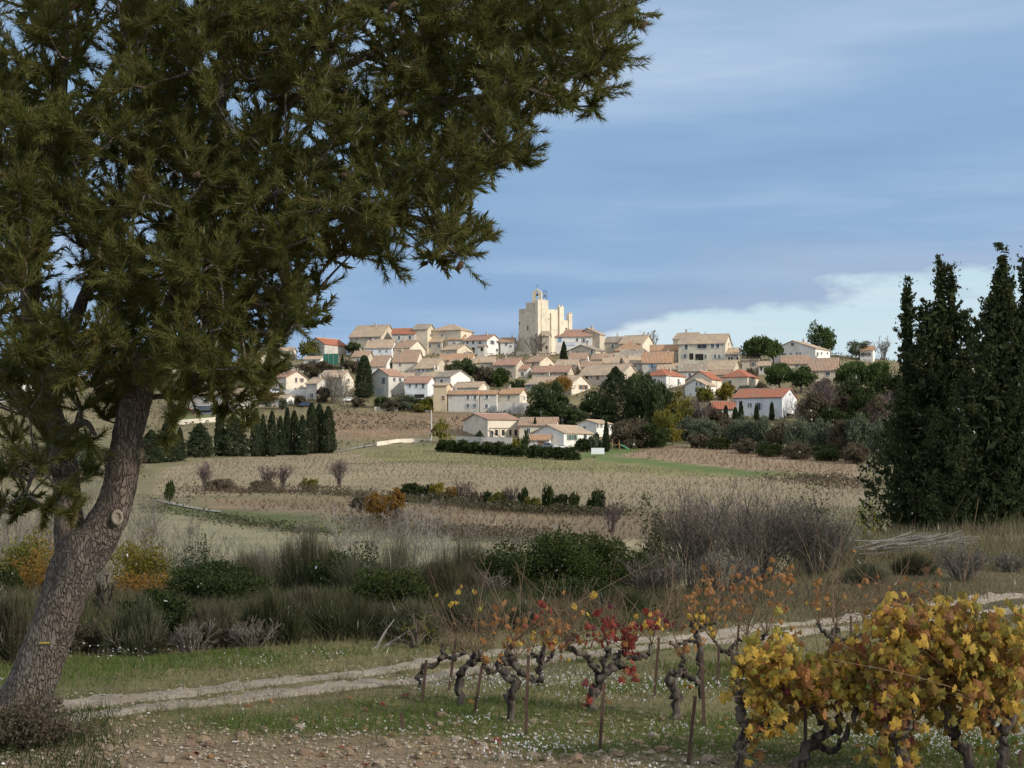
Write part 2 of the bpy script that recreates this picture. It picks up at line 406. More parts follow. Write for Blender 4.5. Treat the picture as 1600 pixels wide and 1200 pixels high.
# ---------------------------------------------------------------- village
WALLC = {'white': ((.80, .78, .74), (.70, .68, .64), (.62, .59, .54)), 'cream': ((.74, .67, .55), (.64, .57, .46), (.52, .47, .39)),
         'grey': ((.60, .57, .52), (.50, .475, .43), (.39, .37, .34)), 'stone': ((.62, .545, .43), (.46, .40, .31), (.36, .32, .27)),
         'tan': ((.70, .61, .47), (.58, .50, .385), (.46, .40, .32)), 'blue': ((.76, .78, .80), (.68, .70, .72), (.60, .60, .60)),
         'ochre': ((.66, .53, .34), (.56, .46, .32), (.40, .36, .30))}
def wallm(k):
    c = WALLC[k]; st = k in ('stone',)
    return surf('wall_' + k, c[0], c[1], 1.6 if st else .5, .9, .05 if st else .01, 6, c3=c[2], s3=.22)
ROOFC = {'tan': ((.54, .43, .31), (.40, .30, .21), (.34, .29, .24)), 'red': ((.45, .17, .10), (.34, .13, .08), (.30, .18, .13)),
         'brown': ((.44, .31, .22), (.33, .22, .155), (.30, .245, .20)), 'orange': ((.50, .31, .19), (.38, .23, .14), (.33, .25, .18)),
         'grey': ((.36, .31, .25), (.27, .23, .19), (.40, .38, .33)), 'pink': ((.44, .27, .20), (.35, .21, .16), (.30, .22, .18))}
def roofm(k, axis):
    nm = 'roof_%s_%s' % (k, axis)
    if nm in MC: return MC[nm]
    m, n, l, p, out = nt(nm); c3 = ROOFC[k]
    tcn = n.new('ShaderNodeTexCoord'); v = tcn.outputs['Object']
    f = rampf(n, l, noise(n, l, 2.2, 6, v, rough=.7), .3, .7)
    c = mixc(n, l, f, c3[0], c3[1])
    c = mixc(n, l, rampf(n, l, noise(n, l, .25, 5, v), .45, .7), c, c3[2])
    w = n.new('ShaderNodeTexWave'); w.wave_type = 'BANDS'; w.bands_direction = 'X' if axis == 'x' else 'Y'
    w.inputs['Scale'].default_value = .7; w.inputs['Distortion'].default_value = .5; w.inputs['Detail'].default_value = 2
    l.new(v, w.inputs['Vector'])
    c = mixc(n, l, .55, c, mixc(n, l, rampf(n, l, noise(n, l, 1.1, 6, v, (1.6, .5, 1) if axis == 'x' else (.5, 1.6, 1), rough=.75), .32, .68), (.48, .48, .5), (1.35, 1.3, 1.25)), 'MULTIPLY')
    c = mixc(n, l, .3, c, mixc(n, l, w.outputs['Fac'], (.45, .42, .4), (1.25, 1.25, 1.25)), 'MULTIPLY')
    l.new(c, p.inputs['Base Color']); p.inputs['Roughness'].default_value = .9
    b = n.new('ShaderNodeBump'); b.inputs['Strength'].default_value = .8; b.inputs['Distance'].default_value = .12
    l.new(w.outputs['Fac'], b.inputs['Height']); l.new(b.outputs[0], p.inputs['Normal'])
    MC[nm] = m; return m
GLASS = plain('window_glass', (.035, .045, .055), .15, spec=.5)
FRAME = plain('window_frame', (.62, .60, .56), .6)
SHUT = {'w': plain('shutter_white', (.68, .68, .66), .6), 'b': plain('shutter_blue', (.16, .32, .55), .6), 'g': plain('shutter_green', (.07, .17, .12), .6),
        'r': plain('shutter_brown', (.24, .13, .08), .6), 'y': plain('shutter_grey', (.38, .40, .40), .6)}
CHIM = surf('chimney_render', (.55, .49, .40), (.42, .37, .30), 2, .9)
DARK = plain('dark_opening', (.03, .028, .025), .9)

def opening(par, face, W, D, side, u, z, w, h, kind):
    """a window or a door set on one face of a house; u across the face in metres from its left end"""
    def P(a, b, d):       # a along the face, b up, d out of the wall
        if face == 'f': return (-W / 2 + a, -D / 2 - d, b)
        return (side * (W / 2 + d), (-D / 2 + a) if side > 0 else (D / 2 - a), b)
    def slab(g, a0, a1, b0, b1, d0, d1):
        v = [P(a0, b0, d1), P(a1, b0, d1), P(a1, b1, d1), P(a0, b1, d1), P(a0, b0, d0), P(a1, b0, d0), P(a1, b1, d0), P(a0, b1, d0)]
        g.add(v, [(0, 1, 2, 3), (0, 4, 5, 1), (1, 5, 6, 2), (2, 6, 7, 3), (3, 7, 4, 0)])
    u0, u1, z0, z1 = u - w / 2, u + w / 2, z - h / 2, z + h / 2
    if kind[0] == 'd':                       # door or garage door
        g = Geo(); t = .12
        slab(g, u0 - t, u0, z0, z1, 0, .08); slab(g, u1, u1 + t, z0, z1, 0, .08); slab(g, u0 - t, u1 + t, z1, z1 + t, 0, .08)
        o = g.build('door_frame', FRAME, par)
        g = Geo(); slab(g, u0, u1, z0, z1, -.02, .025); g.build('door_leaf', SHUT.get(kind[1:2], DARK) if len(kind) > 1 else DARK, o)
        return
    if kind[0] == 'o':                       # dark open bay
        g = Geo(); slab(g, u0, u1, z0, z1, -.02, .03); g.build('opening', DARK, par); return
    g = Geo(); t = .09
    slab(g, u0 - t, u0, z0, z1, 0, .07); slab(g, u1, u1 + t, z0, z1, 0, .07); slab(g, u0 - t, u1 + t, z1, z1 + t, 0, .07)
    slab(g, u0 - t - .06, u1 + t + .06, z0 - .12, z0, 0, .13)
    slab(g, u - .03, u + .03, z0, z1, .02, .05)
    o = g.build('window', FRAME, par)
    g = Geo(); slab(g, u0, u1, z0, z1, -.02, .022); g.build('pane', GLASS, o)
    if len(kind) > 1:
        for s in (-1, 1):
            a = u0 - t - w * .48 if s < 0 else u1 + t
            g = Geo(); slab(g, a, a + w * .48, z0, z1, .01, .06); g.build('shutter', SHUT[kind[1]], o)

def house(label, xl, xm, xr, ye, yr, wall='cream', roof='tan', axis='x', yb=None, Y=None, wins=(), D=None, hip=False, chim=1, mir=False, name='village_house', cat='house'):
    """xl..xm the front, xm..xr the lit right side (or, mirrored, xl..xm the left side and xm..xr the front); ye eaves, yr ridge, yb foot in the photograph"""
    rr = random.Random(label)
    if Y is None: Y = hit(xm, yb if yb else ye + 30)
    fr, sd = ((xm - xl), (xr - xm)) if not mir else ((xr - xm), (xm - xl))
    fm, sm = fr / F * Y, sd / F * Y
    dy = (ye - yr) / F * Y
    if axis == 'x':
        Dd = D or min(max(2 * dy / .36, 6.0), 15.0)
        th = math.asin(min(max(sm / Dd, .10), .82)) if sd > 1 else R(6)
        if sd > 1 and not (R(8) < th < R(54)): th = min(max(th, R(8)), R(54))
        if sd > 1: Dd = sm / math.sin(th)
    else:
        th = R(32) if sd > 1 else R(5)
        Dd = D or (sm / math.sin(th) if sd > 1 else 9.0)
    Wd = fm / math.cos(th)
    rz = th if mir else -th
    side = -1 if mir else 1
    cxn, sxn = math.cos(rz), math.sin(rz)
    cor = at(xm, ye, Y)
    lc = (side * Wd / 2, -Dd / 2)
    ox = cor[0] - (cxn * lc[0] - sxn * lc[1]); oy = cor[1] - (sxn * lc[0] + cxn * lc[1])
    loc_c = [(sx * Wd / 2, sy * Dd / 2) for sx in (-1, 1) for sy in (-1, 1)]
    zb = min(float(T(ox + cxn * a - sxn * b_, oy + sxn * a + cxn * b_)) for a, b_ in loc_c) - .3
    h = cor[2] - zb
    if h < 2.2: zb -= 2.2 - h; h = 2.2
    span = Dd if axis == 'x' else Wd
    Yr = Y + (Dd / 2 * cxn if axis == 'x' else 0)
    rise = (HY - yr) / F * Yr - cor[2]
    rise = min(max(rise, .16 * span / 2), .62 * span / 2)
    root = thing(name, label, cat, (ox, oy, zb), rz)
    g = Geo(); a, b_ = Wd / 2, Dd / 2
    if hip:
        v = [(-a, -b_, 0), (a, -b_, 0), (a, b_, 0), (-a, b_, 0), (-a, -b_, h), (a, -b_, h), (a, b_, h), (-a, b_, h)]
        g.add(v, [(0, 1, 5, 4), (1, 2, 6, 5), (2, 3, 7, 6), (3, 0, 4, 7)])
    elif axis == 'x':
        v = [(-a, -b_, 0), (a, -b_, 0), (a, b_, 0), (-a, b_, 0), (-a, -b_, h), (a, -b_, h), (a, b_, h), (-a, b_, h), (-a, 0, h + rise), (a, 0, h + rise)]
        g.add(v, [(0, 1, 5, 4), (1, 2, 6, 5), (2, 3, 7, 6), (3, 0, 4, 7)]); g.add([v[5], v[6], v[9], v[7], v[4], v[8]], [(0, 1, 2), (3, 4, 5)])
    else:
        v = [(-a, -b_, 0), (a, -b_, 0), (a, b_, 0), (-a, b_, 0), (-a, -b_, h), (a, -b_, h), (a, b_, h), (-a, b_, h), (0, -b_, h + rise), (0, b_, h + rise)]
        g.add(v, [(0, 1, 5, 4), (1, 2, 6, 5), (2, 3, 7, 6), (3, 0, 4, 7)]); g.add([v[4], v[5], v[8], v[6], v[7], v[9]], [(0, 1, 2), (3, 4, 5)])
    g.build('wall', wallm(wall), root)
    # roof slabs with overhang and thickness
    g = Geo(); oh, tk = .38, .2
    k = rise / (span / 2)
    if hip:
        A, B = a + oh, b_ + oh; ins = min(a, b_) * .95; he = h - oh * k * .6 + .05
        if a >= b_: rp = [(-A + ins, 0), (A - ins, 0)]
        else: rp = [(0, -B + ins), (0, B - ins)]
        v = [(-A, -B, he), (A, -B, he), (A, B, he), (-A, B, he), (*rp[0], h + rise), (*rp[1], h + rise)]
        v += [(x, y, z - tk) for x, y, z in v[:4]]
        if a >= b_: g.add(v, [(0, 1, 5, 4), (2, 3, 4, 5)]); g.add(v, [(1, 2, 5), (3, 0, 4)])
        else: g.add(v, [(1, 2, 5, 4), (3, 0, 4, 5)]); g.add(v, [(0, 1, 4), (2, 3, 5)])
        g.add(v, [(0, 6, 7, 1), (1, 7, 8, 2), (2, 8, 9, 3), (3, 9, 6, 0), (9, 8, 7, 6)])
    else:
        for s in (-1, 1):
            if axis == 'x':
                p0 = (-a - oh, s * (b_ + oh), h - oh * k); p1 = (a + oh, s * (b_ + oh), h - oh * k); p2 = (a + oh, 0, h + rise); p3 = (-a - oh, 0, h + rise)
            else:
                p0 = (s * (a + oh), -b_ - oh, h - oh * k); p1 = (s * (a + oh), b_ + oh, h - oh * k); p2 = (0, b_ + oh, h + rise); p3 = (0, -b_ - oh, h + rise)
            top = [(x, y, z + tk * .6) for x, y, z in (p0, p1, p2, p3)]; bot = [(x, y, z - tk * .4) for x, y, z in (p0, p1, p2, p3)]
            f = [(0, 1, 2, 3), (7, 6, 5, 4), (0, 4, 5, 1), (1, 5, 6, 2), (2, 6, 7, 3), (3, 7, 4, 0)]
            g.add(top + bot, f)
    ro = g.build('roof', roofm(roof, axis), root)
    if not hip:
        g = Geo()
        if axis == 'x': g.tube([(-a - oh, 0, h + rise + .12), (a + oh, 0, h + rise + .12)], .13, 6)
        else: g.tube([(0, -b_ - oh, h + rise + .12), (0, b_ + oh, h + rise + .12)], .13, 6)
        g.build('ridge_tiles', surf('ridge_mortar', (.5, .40, .30), (.40, .30, .22), 3, .9), ro)
    for q in range(chim):
        u = rr.uniform(-.7, .7); t = rr.uniform(-.25, .2)
        cx_, cy_ = (u * a, t * b_) if axis == 'x' else (t * a, u * b_)
        zt = h + rise * (1 - abs(t)) if not hip else h + rise * .6
        c = Geo().box(cx_ - .3, cx_ + .3, cy_ - .25, cy_ + .25, zt - .4, zt + .9 + rr.random() * .4)
        c.box(cx_ - .38, cx_ + .38, cy_ - .33, cy_ + .33, zt + 1.0 + .4, zt + 1.0 + .5)
        c.build('chimney', CHIM, ro)
    if rr.random() < .35:
        ax_ = rr.uniform(-.6, .6) * a; ay_ = 0 if axis == 'x' else rr.uniform(-.6, .6) * b_; ax_ = ax_ if axis == 'x' else 0
        c = Geo(); zt = h + rise * (.55 if hip else 1); c.tube([(ax_, ay_, zt - .2), (ax_, ay_, zt + 1.9)], .035, 4)
        for q_ in range(4): c.tube([(ax_ - .5 + .06 * q_, ay_, zt + 1.3 + q_ * .17), (ax_ + .5 - .06 * q_, ay_, zt + 1.3 + q_ * .17)], .02, 3)
        c.build('aerial', plain('aerial_metal', (.25, .25, .25), .5, .5), ro)
    if isinstance(wins, int):
        m = wins; wins = []
        for q in range(m):
            opening(root, 'f', Wd, Dd, side, Wd * (q + .5 + rr.uniform(-.15, .15)) / m, h - 1.5, .85, 1.25, rr.choice(['w', 'ww', 'wy', 'w', 'wr']))
        if sd > 12: opening(root, 's', Wd, Dd, side, Dd * (.5 + rr.uniform(-.15, .15)), h - 1.3, .8, 1.1, 'w')
    for wv in wins:
        px, py, wp, hp, kd = wv
        front = (px <= xm) if not mir else (px >= xm)
        if front:
            u = (px - xl) / fr * Wd if not mir else (px - xm) / fr * Wd
            Yf = Y + (((Wd - u) if not mir else u) * abs(sxn)) * 1.0
            ww, face = wp / F * Y / math.cos(th), 'f'
        else:
            u = (px - xm) / sd * Dd if not mir else (px - xl) / sd * Dd
            Yf = Y + ((u if not mir else Dd - u)) * cxn
            ww, face = wp / F * Y / max(math.sin(th), .3), 's'
        z = (HY - py) / F * Yf - zb; hh = hp / F * Y
        opening(root, face, Wd, Dd, side, u, z, ww, hh, kd)
    return root
H = house
# --- skyline, left of the church
H('red-tiled house with pale gable at the left end of the skyline', 479, 507, 537, 537, 527, 'grey', 'red', 'y', 556, wins=[(495, 545, 3, 5, 'w')])
H('long stone hall with mullioned window and pale tan roof on the skyline', 544, 595, 617, 525, 508, 'stone', 'tan', yb=552,
  wins=[(556, 530, 2.5, 4, 'w'), (577.5, 532, 3.5, 9, 'w'), (582, 532, 3.5, 9, 'w'), (606, 535, 2.5, 4, 'w')])
H('house under a bright red roof between two stone halls', 612, 648, 652, 521, 508, 'grey', 'red', yb=546, wins=2, chim=0)
H('tan stone house with grey roof on the skyline', 645, 668, 678, 514, 507, 'tan', 'grey', yb=542, wins=[(647.5, 521, 2, 5, 'w'), (672, 524, 2, 4, 'w')])
H('long windowless cream barn with hipped tan roof on the skyline', 671, 720, 739, 515, 506, 'tan', 'tan', yb=540, hip=True, chim=0, wins=[(690, 524, 2.5, 3.5, 'w')])
H('small grey house with brown roof below the long barn', 700, 724, 728, 530, 523, 'grey', 'orange', yb=552, wins=1)
H('white two-storey house with bright gable left of the church', 725, 761, 783, 531, 523, 'white', 'pink', yb=556,
  wins=[(730, 535, 3, 5, 'w'), (739, 535, 3, 5, 'w'), (750, 536, 3, 5, 'wy'), (769, 535, 4, 6, 'wy'), (777, 534, 3, 3.5, 'w'), (739, 547, 5, 8, 'o'), (756, 546, 9, 6, 'o'), (776, 547, 3, 4, 'w')])
H('white house with plain brown roof tucked against the church', 782, 803, 806, 534, 520, 'white', 'brown', yb=552, wins=[(791, 538, 3, 4, 'w'), (798, 541, 3, 3, 'w')])
H('pale-fronted row house with long tan roof below the stone hall', 571, 612, 618, 543, 530, 'blue', 'tan', yb=562, wins=[(581, 549, 2.5, 3, 'w'), (593.5, 548.5, 2.5, 3, 'w'), (604, 549, 2.5, 3, 'w')])
H('cream house with lit gable under the bright red roof', 614, 640, 662, 543, 532, 'cream', 'brown', yb=562, wins=1)
H('low stone house with grey-tan roof under the barn', 655, 690, 699, 534, 527, 'stone', 'tan', yb=552, wins=3)
H('white gabled house with chestnut roof above the tall round cypress', 576, 600, 615, 572, 556, 'white', 'brown', yb=588, wins=[(608, 570, 3, 4, 'w')])
H('house with broad brown roof and white gable near the hall', 613, 650, 659, 565, 543, 'cream', 'brown', yb=584, wins=[(625, 570, 3, 4, 'w'), (655, 568, 2.5, 3, 'w')])
H('stone house with three small windows and speckled tan roof', 648, 679, 700, 575, 560, 'stone', 'tan', yb=591, wins=[(654, 579, 2.5, 5, 'ww'), (661, 579, 2.5, 5, 'ww'), (668, 579, 2.5, 5, 'ww'), (681, 575, 3, 5, 'ww')])
H('cream stone cottage with sunlit gable below the white two-storey house', 688, 714, 738, 546, 538.5, 'tan', 'tan', yb=566, wins=1)
H('low house with tan roof running behind the dark garden trees', 684, 735, 745, 562, 553, 'stone', 'orange', yb=580, wins=2)
H('tall narrow grey annex before the white two-storey house', 746, 757, 761, 541, 539, 'grey', 'grey', yb=566, wins=[(753, 546, 4, 5, 'o')], chim=0, D=5)
# --- middle rows
H('white gabled house with brown roof right of the round cypress', 578, 607, 629, 586, 573, 'grey', 'pink', 'y', 622, wins=[(599, 595, 4, 10, 'wy'), (594, 612, 12, 12, 'dy'), (615, 593, 3, 6, 'w'), (623, 593, 3, 5, 'w')])
H('cream house behind bare trees left of the round cypress', 497, 533, 547, 590, 579, 'cream', 'tan', yb=617, wins=[(541, 594, 3, 4, 'w'), (505, 598, 3, 4, 'w')])
H('grey-fronted house with low tan roof beside the white gabled house', 477, 495, 514, 599, 590, 'grey', 'tan', yb=624, wins=[(486.5, 618, 5, 7, 'wy'), (505, 610, 4, 5, 'w')])
H('white house with stair on its lit gable by the terrace', 428, 447, 475, 589, 580, 'cream', 'pink', yb=617, wins=[(460, 594, 2.5, 7, 'w'), (467.5, 594, 2.5, 6, 'wr'), (459, 610, 3, 7, 'o')])
H('low white garage with tan roof above the cypress row', 402, 448, 458, 622, 617, 'white', 'tan', yb=636, wins=[(425, 628, 4, 4, 'w')], chim=0)
H('small cream villa with green shutters under the pine boughs', 432, 455, 460, 548, 543, 'cream', 'tan', yb=561, wins=[(440, 552, 3, 4, 'w'), (449, 553, 3, 5, 'wg')], chim=0)
H('low cream outbuilding with flat tan roof beside the green screen', 474, 500, 505, 561, 557, 'white', 'tan', yb=570, wins=[(490, 564, 3, 3, 'w')], chim=0)
H('pale house half hidden by the pine at far left', -14, 22, 36, 600, 588, 'white', 'red', yb=628, wins=2)
H('white house glimpsed below the pine boughs beside the trunk', 248, 268, 280, 553, 545, 'white', 'tan', yb=572, wins=2)
H('long cream barn wall seen under the pine boughs', 275, 375, 392, 617, 606, 'grey', 'tan', yb=642, wins=0, chim=0)
H('cream house with brown roof hidden behind the pine boughs', 300, 345, 365, 575, 564, 'cream', 'brown', yb=600, wins=2)
H('tan house behind the lowest pine bough', 372, 405, 420, 560, 551, 'cream', 'tan', yb=580, wins=2)
H('white terraced house with three shuttered windows and open garage', 632, 668, 679, 598, 588, 'blue', 'pink', yb=624,
  wins=[(640, 603, 3, 5, 'ww'), (650.5, 603, 3, 5, 'ww'), (661, 603, 4, 7, 'ww'), (655, 619, 16, 6, 'o')])
H('bright white blank gabled house above the row houses', 680, 704, 734, 588, 579, 'white', 'grey', yb=612, wins=[(689.5, 596, 3.5, 6, 'ww')], chim=0)
H('ochre stained corner tower house at the end of the row', 677, 698, 704, 602, 599, 'ochre', 'tan', yb=644, wins=[(692.5, 622, 4.5, 7, 'dr')], chim=0, D=7)
H('cream cottage with tan roof and lit gable behind the row houses', 707, 748, 763, 605, 597, 'cream', 'tan', yb=622, wins=1)
H('grey row house with four shuttered windows and orange roof', 700, 748, 750, 615, 607, 'grey', 'orange', yb=645, D=7,
  wins=[(704.5, 620, 2, 2.5, 'w'), (731, 621, 4, 6, 'ww'), (742, 621, 4, 6, 'ww'), (731, 634, 4, 6, 'wy'), (741.5, 634, 4, 6, 'wy')])
H('grey row house with two white-shuttered windows beside its neighbour', 750, 776, 778, 615, 606.5, 'grey', 'orange', yb=645, D=7, wins=[(760.5, 620, 4, 6, 'ww'), (760, 634.5, 4, 6, 'ww')])
H('cream house with orange roof above a grey garden wall', 780, 812, 824, 615, 607, 'cream', 'orange', yb=640, wins=[(795, 621, 3, 6, 'w'), (819, 622, 2, 5, 'w')])
H('low stone barn with tan roof beside the garden trees', 741, 770, 777, 566, 558, 'stone', 'tan', yb=584, wins=1, chim=0)
H('pink-roofed stone house with white gable below the church', 771, 806, 822, 570, 560, 'stone', 'pink', yb=592, wins=[(813, 584, 4, 7, 'dr'), (785, 577, 3, 4, 'w')])
H('cream house with brown roof directly below the church', 822, 843, 868, 565, 556, 'tan', 'brown', yb=584, wins=[(833, 569, 3, 5, 'w')])
H('low stone house with chestnut roof in the middle of the village', 831, 887, 899, 581, 572, 'stone', 'pink', yb=594, wins=[(848, 585, 3, 4, 'w'), (861, 585, 3, 3, 'w'), (884, 586, 5, 4, 'o')])
H('wide cream house with blue-framed windows behind the orange tree', 821, 893, 925, 599, 587, 'cream', 'tan', yb=618, wins=[(826, 603, 2.5, 5, 'wb'), (840, 605, 6, 8, 'dr'), (909, 605, 4, 7, 'wr'), (917, 605, 4, 7, 'wr')])
# --- right of the church
H('white house with blue door and blue balcony beside the church', 859, 925, 930, 525, 515, 'white', 'pink', yb=550, D=9,
  wins=[(875, 531, 5, 8, 'db'), (902, 531, 3, 5, 'w'), (912, 532, 3, 7, 'wy'), (918, 534, 2.5, 4, 'w')])
H('grey stone house end abutting the church', 847, 858, 861, 524, 514, 'stone', 'tan', yb=556, wins=[(854, 543, 3, 5, 'o')], D=7, chim=0)
H('stone gabled house behind the blue-doored house', 900, 937, 946, 522, 512, 'stone', 'tan', 'y', 540, wins=1)
H('long low house with grey roof on the right skyline', 945, 990, 1003, 534, 526, 'stone', 'grey', yb=552, wins=2)
H('house with pale tan roof and bright gable on the skyline', 968, 1004, 1028, 536, 524, 'cream', 'tan', yb=556, wins=1)
H('stone gabled house with three windows under the blue balcony', 887, 930, 948, 547, 538, 'stone', 'grey', 'y', 564, wins=[(903, 551, 3, 4, 'w'), (925, 550, 3, 5, 'ww'), (941, 552, 3, 4, 'w')])
H('small white-walled house with solar panels on its roof', 880, 915, 924, 561, 552, 'white', 'brown', yb=574, wins=2)
H('narrow tan house between the solar roof and the grey roof', 925, 955, 963, 561, 553, 'tan', 'brown', yb=576, wins=2)
H('house with hipped orange-tan roof and no visible windows', 960, 1008, 1018, 547, 533, 'tan', 'orange', yb=562, hip=True, wins=0)
H('low house with mossy grey roof in the middle right', 970, 1005, 1012, 556, 546, 'grey', 'grey', yb=570, wins=1)
H('small house with white gable facing left below the mossy roof', 966, 978, 1008, 567, 555, 'white', 'tan', mir=True, yb=582, wins=1, D=8)
H('grey house with wide hipped orange roof and blue shutter', 1004, 1050, 1058, 566, 549, 'grey', 'orange', yb=588, wins=[(1019.5, 572, 4, 6, 'wb'), (1042, 572, 3, 4, 'w')])
H('house with rusty mottled roof left of the big terraced house', 1017, 1058, 1062, 547, 532, 'stone', 'orange', yb=566, wins=[(1049, 552, 4, 8, 'wy')], chim=0)
H('big stone house with wide tan roof and lit right gable', 906, 971, 1004, 585, 569, 'stone', 'tan', yb=606, wins=[(918, 590, 4, 4, 'o'), (925, 589, 2.5, 4, 'w'), (935, 590, 5, 7, 'dr'), (996, 577, 3, 4, 'w')])
H('white house with hipped red roof behind the dark pines', 1011, 1041, 1075, 586, 576, 'white', 'red', yb=608, hip=True, wins=[(1063, 597, 3, 9, 'w'), (1025, 594, 3, 5, 'w')])
H('large two-storey terrace house with loggia and tan roof', 1062, 1133, 1152, 536, 522, 'cream', 'tan', yb=572,
  wins=[(1074, 542, 4.5, 7, 'ww'), (1098, 541, 14, 7, 'w'), (1114, 540, 4, 7, 'ww'), (1122, 540, 4, 7, 'ww'), (1072, 556.5, 4, 6, 'wy'), (1082, 557, 6, 10, 'o'), (1094, 558, 12, 10, 'o'), (1103.5, 557, 3, 6, 'w'), (1118, 557, 3, 6, 'ww'), (1124, 557, 3, 6, 'ww'), (1143, 538, 2.5, 5, 'w')])
H('raised rear wing behind the large terrace house', 1053, 1084, 1104, 529, 520, 'cream', 'tan', yb=556, wins=0, chim=1)
H('low lean-to with three dark arches beside the terrace house', 1133, 1154, 1162, 553, 544, 'grey', 'tan', yb=572, wins=[(1139.5, 561, 2.5, 7, 'o'), (1143.5, 561, 2.5, 7, 'o'), (1152.5, 562, 3, 8, 'o')], chim=0)
H('low house with weathered grey roof below the loggia', 1061, 1103, 1108, 579, 564, 'grey', 'grey', yb=594, wins=1, chim=0)
H('low house with tan roof and two white skylights', 1104, 1145, 1167, 577, 563, 'stone', 'tan', yb=594, wins=1, chim=0)
H('cream gable-fronted house with red side roof', 1076, 1112, 1132, 592, 579, 'cream', 'red', 'y', 616, wins=[(1083, 602, 4, 8, 'wy'), (1093, 600, 3, 5, 'w')])
H('small white gabled house behind the yellow shrubs', 1072, 1102, 1122, 601, 592, 'white', 'tan', 'y', 622, wins=[(1089.5, 600, 2, 5, 'w'), (1095, 600, 2, 5, 'w')], chim=0)
H('cream house with hipped red roof right of the yellow shrubs', 1131, 1168, 1194, 588, 577, 'cream', 'red', yb=612, hip=True, wins=[(1142, 598, 4.5, 7, 'w'), (1174, 589, 3, 3, 'w')])
H('big pale gabled house on the right skyline below a pine', 1210, 1274, 1316, 544, 531, 'white', 'tan', 'y', 572, D=14,
  wins=[(1229, 555, 4, 6, 'wy'), (1242, 538, 4, 4.5, 'w'), (1239.5, 552.5, 2, 2.5, 'w'), (1248, 552, 2, 2.5, 'w'), (1252.5, 552, 2, 2.5, 'w'), (1280, 553, 4, 5, 'w'), (1291, 552, 3, 4, 'w'), (1308, 552, 3, 3, 'w')])
H('low house with long brown roof before the big pale gabled house', 1222, 1264, 1274, 568, 556, 'tan', 'brown', yb=586, wins=[(1246, 571, 4, 3, 'w')], chim=0)
H('brown-roofed house behind the umbrella pines on the right', 1265, 1308, 1326, 578, 560, 'tan', 'brown', yb=598, wins=[(1294, 584, 6, 5, 'w')])
H('small cottage with tan lean-to roof between the pines', 1186, 1203, 1210, 571, 565, 'grey', 'tan', yb=586, wins=[(1190, 576, 3, 6, 'o')], chim=0)
H('distant cream villa at the right end of the skyline', 1345, 1364, 1374, 547, 541, 'white', 'orange', yb=566, wins=2)
# --- lower edge of the village
H('white two-storey house with red roof standing apart on the right', 1150, 1222, 1256, 620, 607, 'blue', 'red', yb=655, chim=1,
  wins=[(1162, 631, 5, 9, 'ww'), (1173.5, 633, 2, 6, 'w'), (1177, 633, 2, 6, 'w'), (1188, 635, 5, 11, 'wy'), (1208, 633, 3, 7, 'ww'), (1239.5, 616, 2.5, 3, 'w'), (1238, 649, 12, 6, 'o')])
H('low annex with dark red roof beside the white two-storey house', 1112, 1148, 1153, 638, 625, 'white', 'red', yb=652, wins=[(1135, 645, 3, 4, 'w')])
H('grey-gabled house with pergola and red roof at the village foot', 721, 762, 812, 655, 646.5, 'cream', 'pink', mir=True, yb=686,
  wins=[(768, 679, 5, 12, 'w'), (776, 676, 4, 9, 'o'), (786, 676, 4, 9, 'o'), (797, 676, 4, 9, 'o'), (806, 676, 4, 9, 'o')], D=16, chim=0)
H('chestnut-roofed wing joined to the pergola house', 811, 868, 875, 664, 653, 'cream', 'brown', yb=685, wins=2, chim=0)
H('pale bungalow with tan roof and green shutters behind the hedge', 831, 881, 926, 676, 664, 'white', 'tan', 'y', 700, wins=[(889.5, 683.5, 4, 8, 'wg'), (897.5, 683.5, 4, 8, 'wg'), (913.5, 682, 5, 6, 'w')], chim=0, D=15)
H('low white garage with orange roof before the bungalow', 822, 858, 864, 687, 680, 'white', 'orange', yb=701, wins=[(830, 694, 9, 9, 'dw'), (846, 694, 11, 9, 'dr')], chim=0, D=6)
H('small white house with tan roof behind the bungalow', 903, 932, 958, 661, 656, 'white', 'tan', 'y', 684, wins=[(933.5, 665.5, 2.5, 5, 'wy'), (940, 665.5, 2.5, 5, 'wy'), (953, 665.5, 2.5, 5, 'wy'), (914, 668, 3, 4, 'w')], chim=0)

# infill between the rows
H('stone cottage with tan roof half hidden by the dark garden trees', 700, 742, 752, 569, 561, 'stone', 'tan', yb=586, wins=2)
H('low stone house with tan roof below the solar-panelled house', 868, 900, 910, 570, 562, 'stone', 'tan', yb=585, wins=2)
H('small tan house with brown roof above the big stone house', 908, 937, 946, 573, 565, 'tan', 'brown', yb=588, wins=2)
H('small grey house with tan roof left of the orange hipped house', 942, 966, 974, 567, 558, 'grey', 'tan', yb=584, wins=1)
H('tiny white house with pink roof under the church terrace', 810, 824, 832, 577, 571, 'white', 'pink', yb=590, wins=1, chim=0)
H('stone house with tan roof above the hipped red roof', 1028, 1060, 1068, 577, 568, 'stone', 'tan', yb=592, wins=2)
H('narrow stone house with brown roof left of the long row house', 550, 574, 580, 557, 549, 'stone', 'brown', yb=572, wins=1)
H('cream house with tan roof behind the white gabled house', 612, 640, 650, 592, 583, 'cream', 'tan', yb=608, wins=1, chim=0)
H('stone house with tan roof in the gap below the bright gable', 655, 688, 700, 590, 582, 'stone', 'tan', yb=604, wins=1, chim=0)
H('pale stone barn with tan roof right of the lean-to arches', 1160, 1186, 1194, 562, 554, 'stone', 'tan', yb=580, wins=1, chim=0)
H('stone cottage with brown roof below the two skylights', 1112, 1140, 1148, 585, 578, 'tan', 'brown', yb=598, wins=1, chim=0)
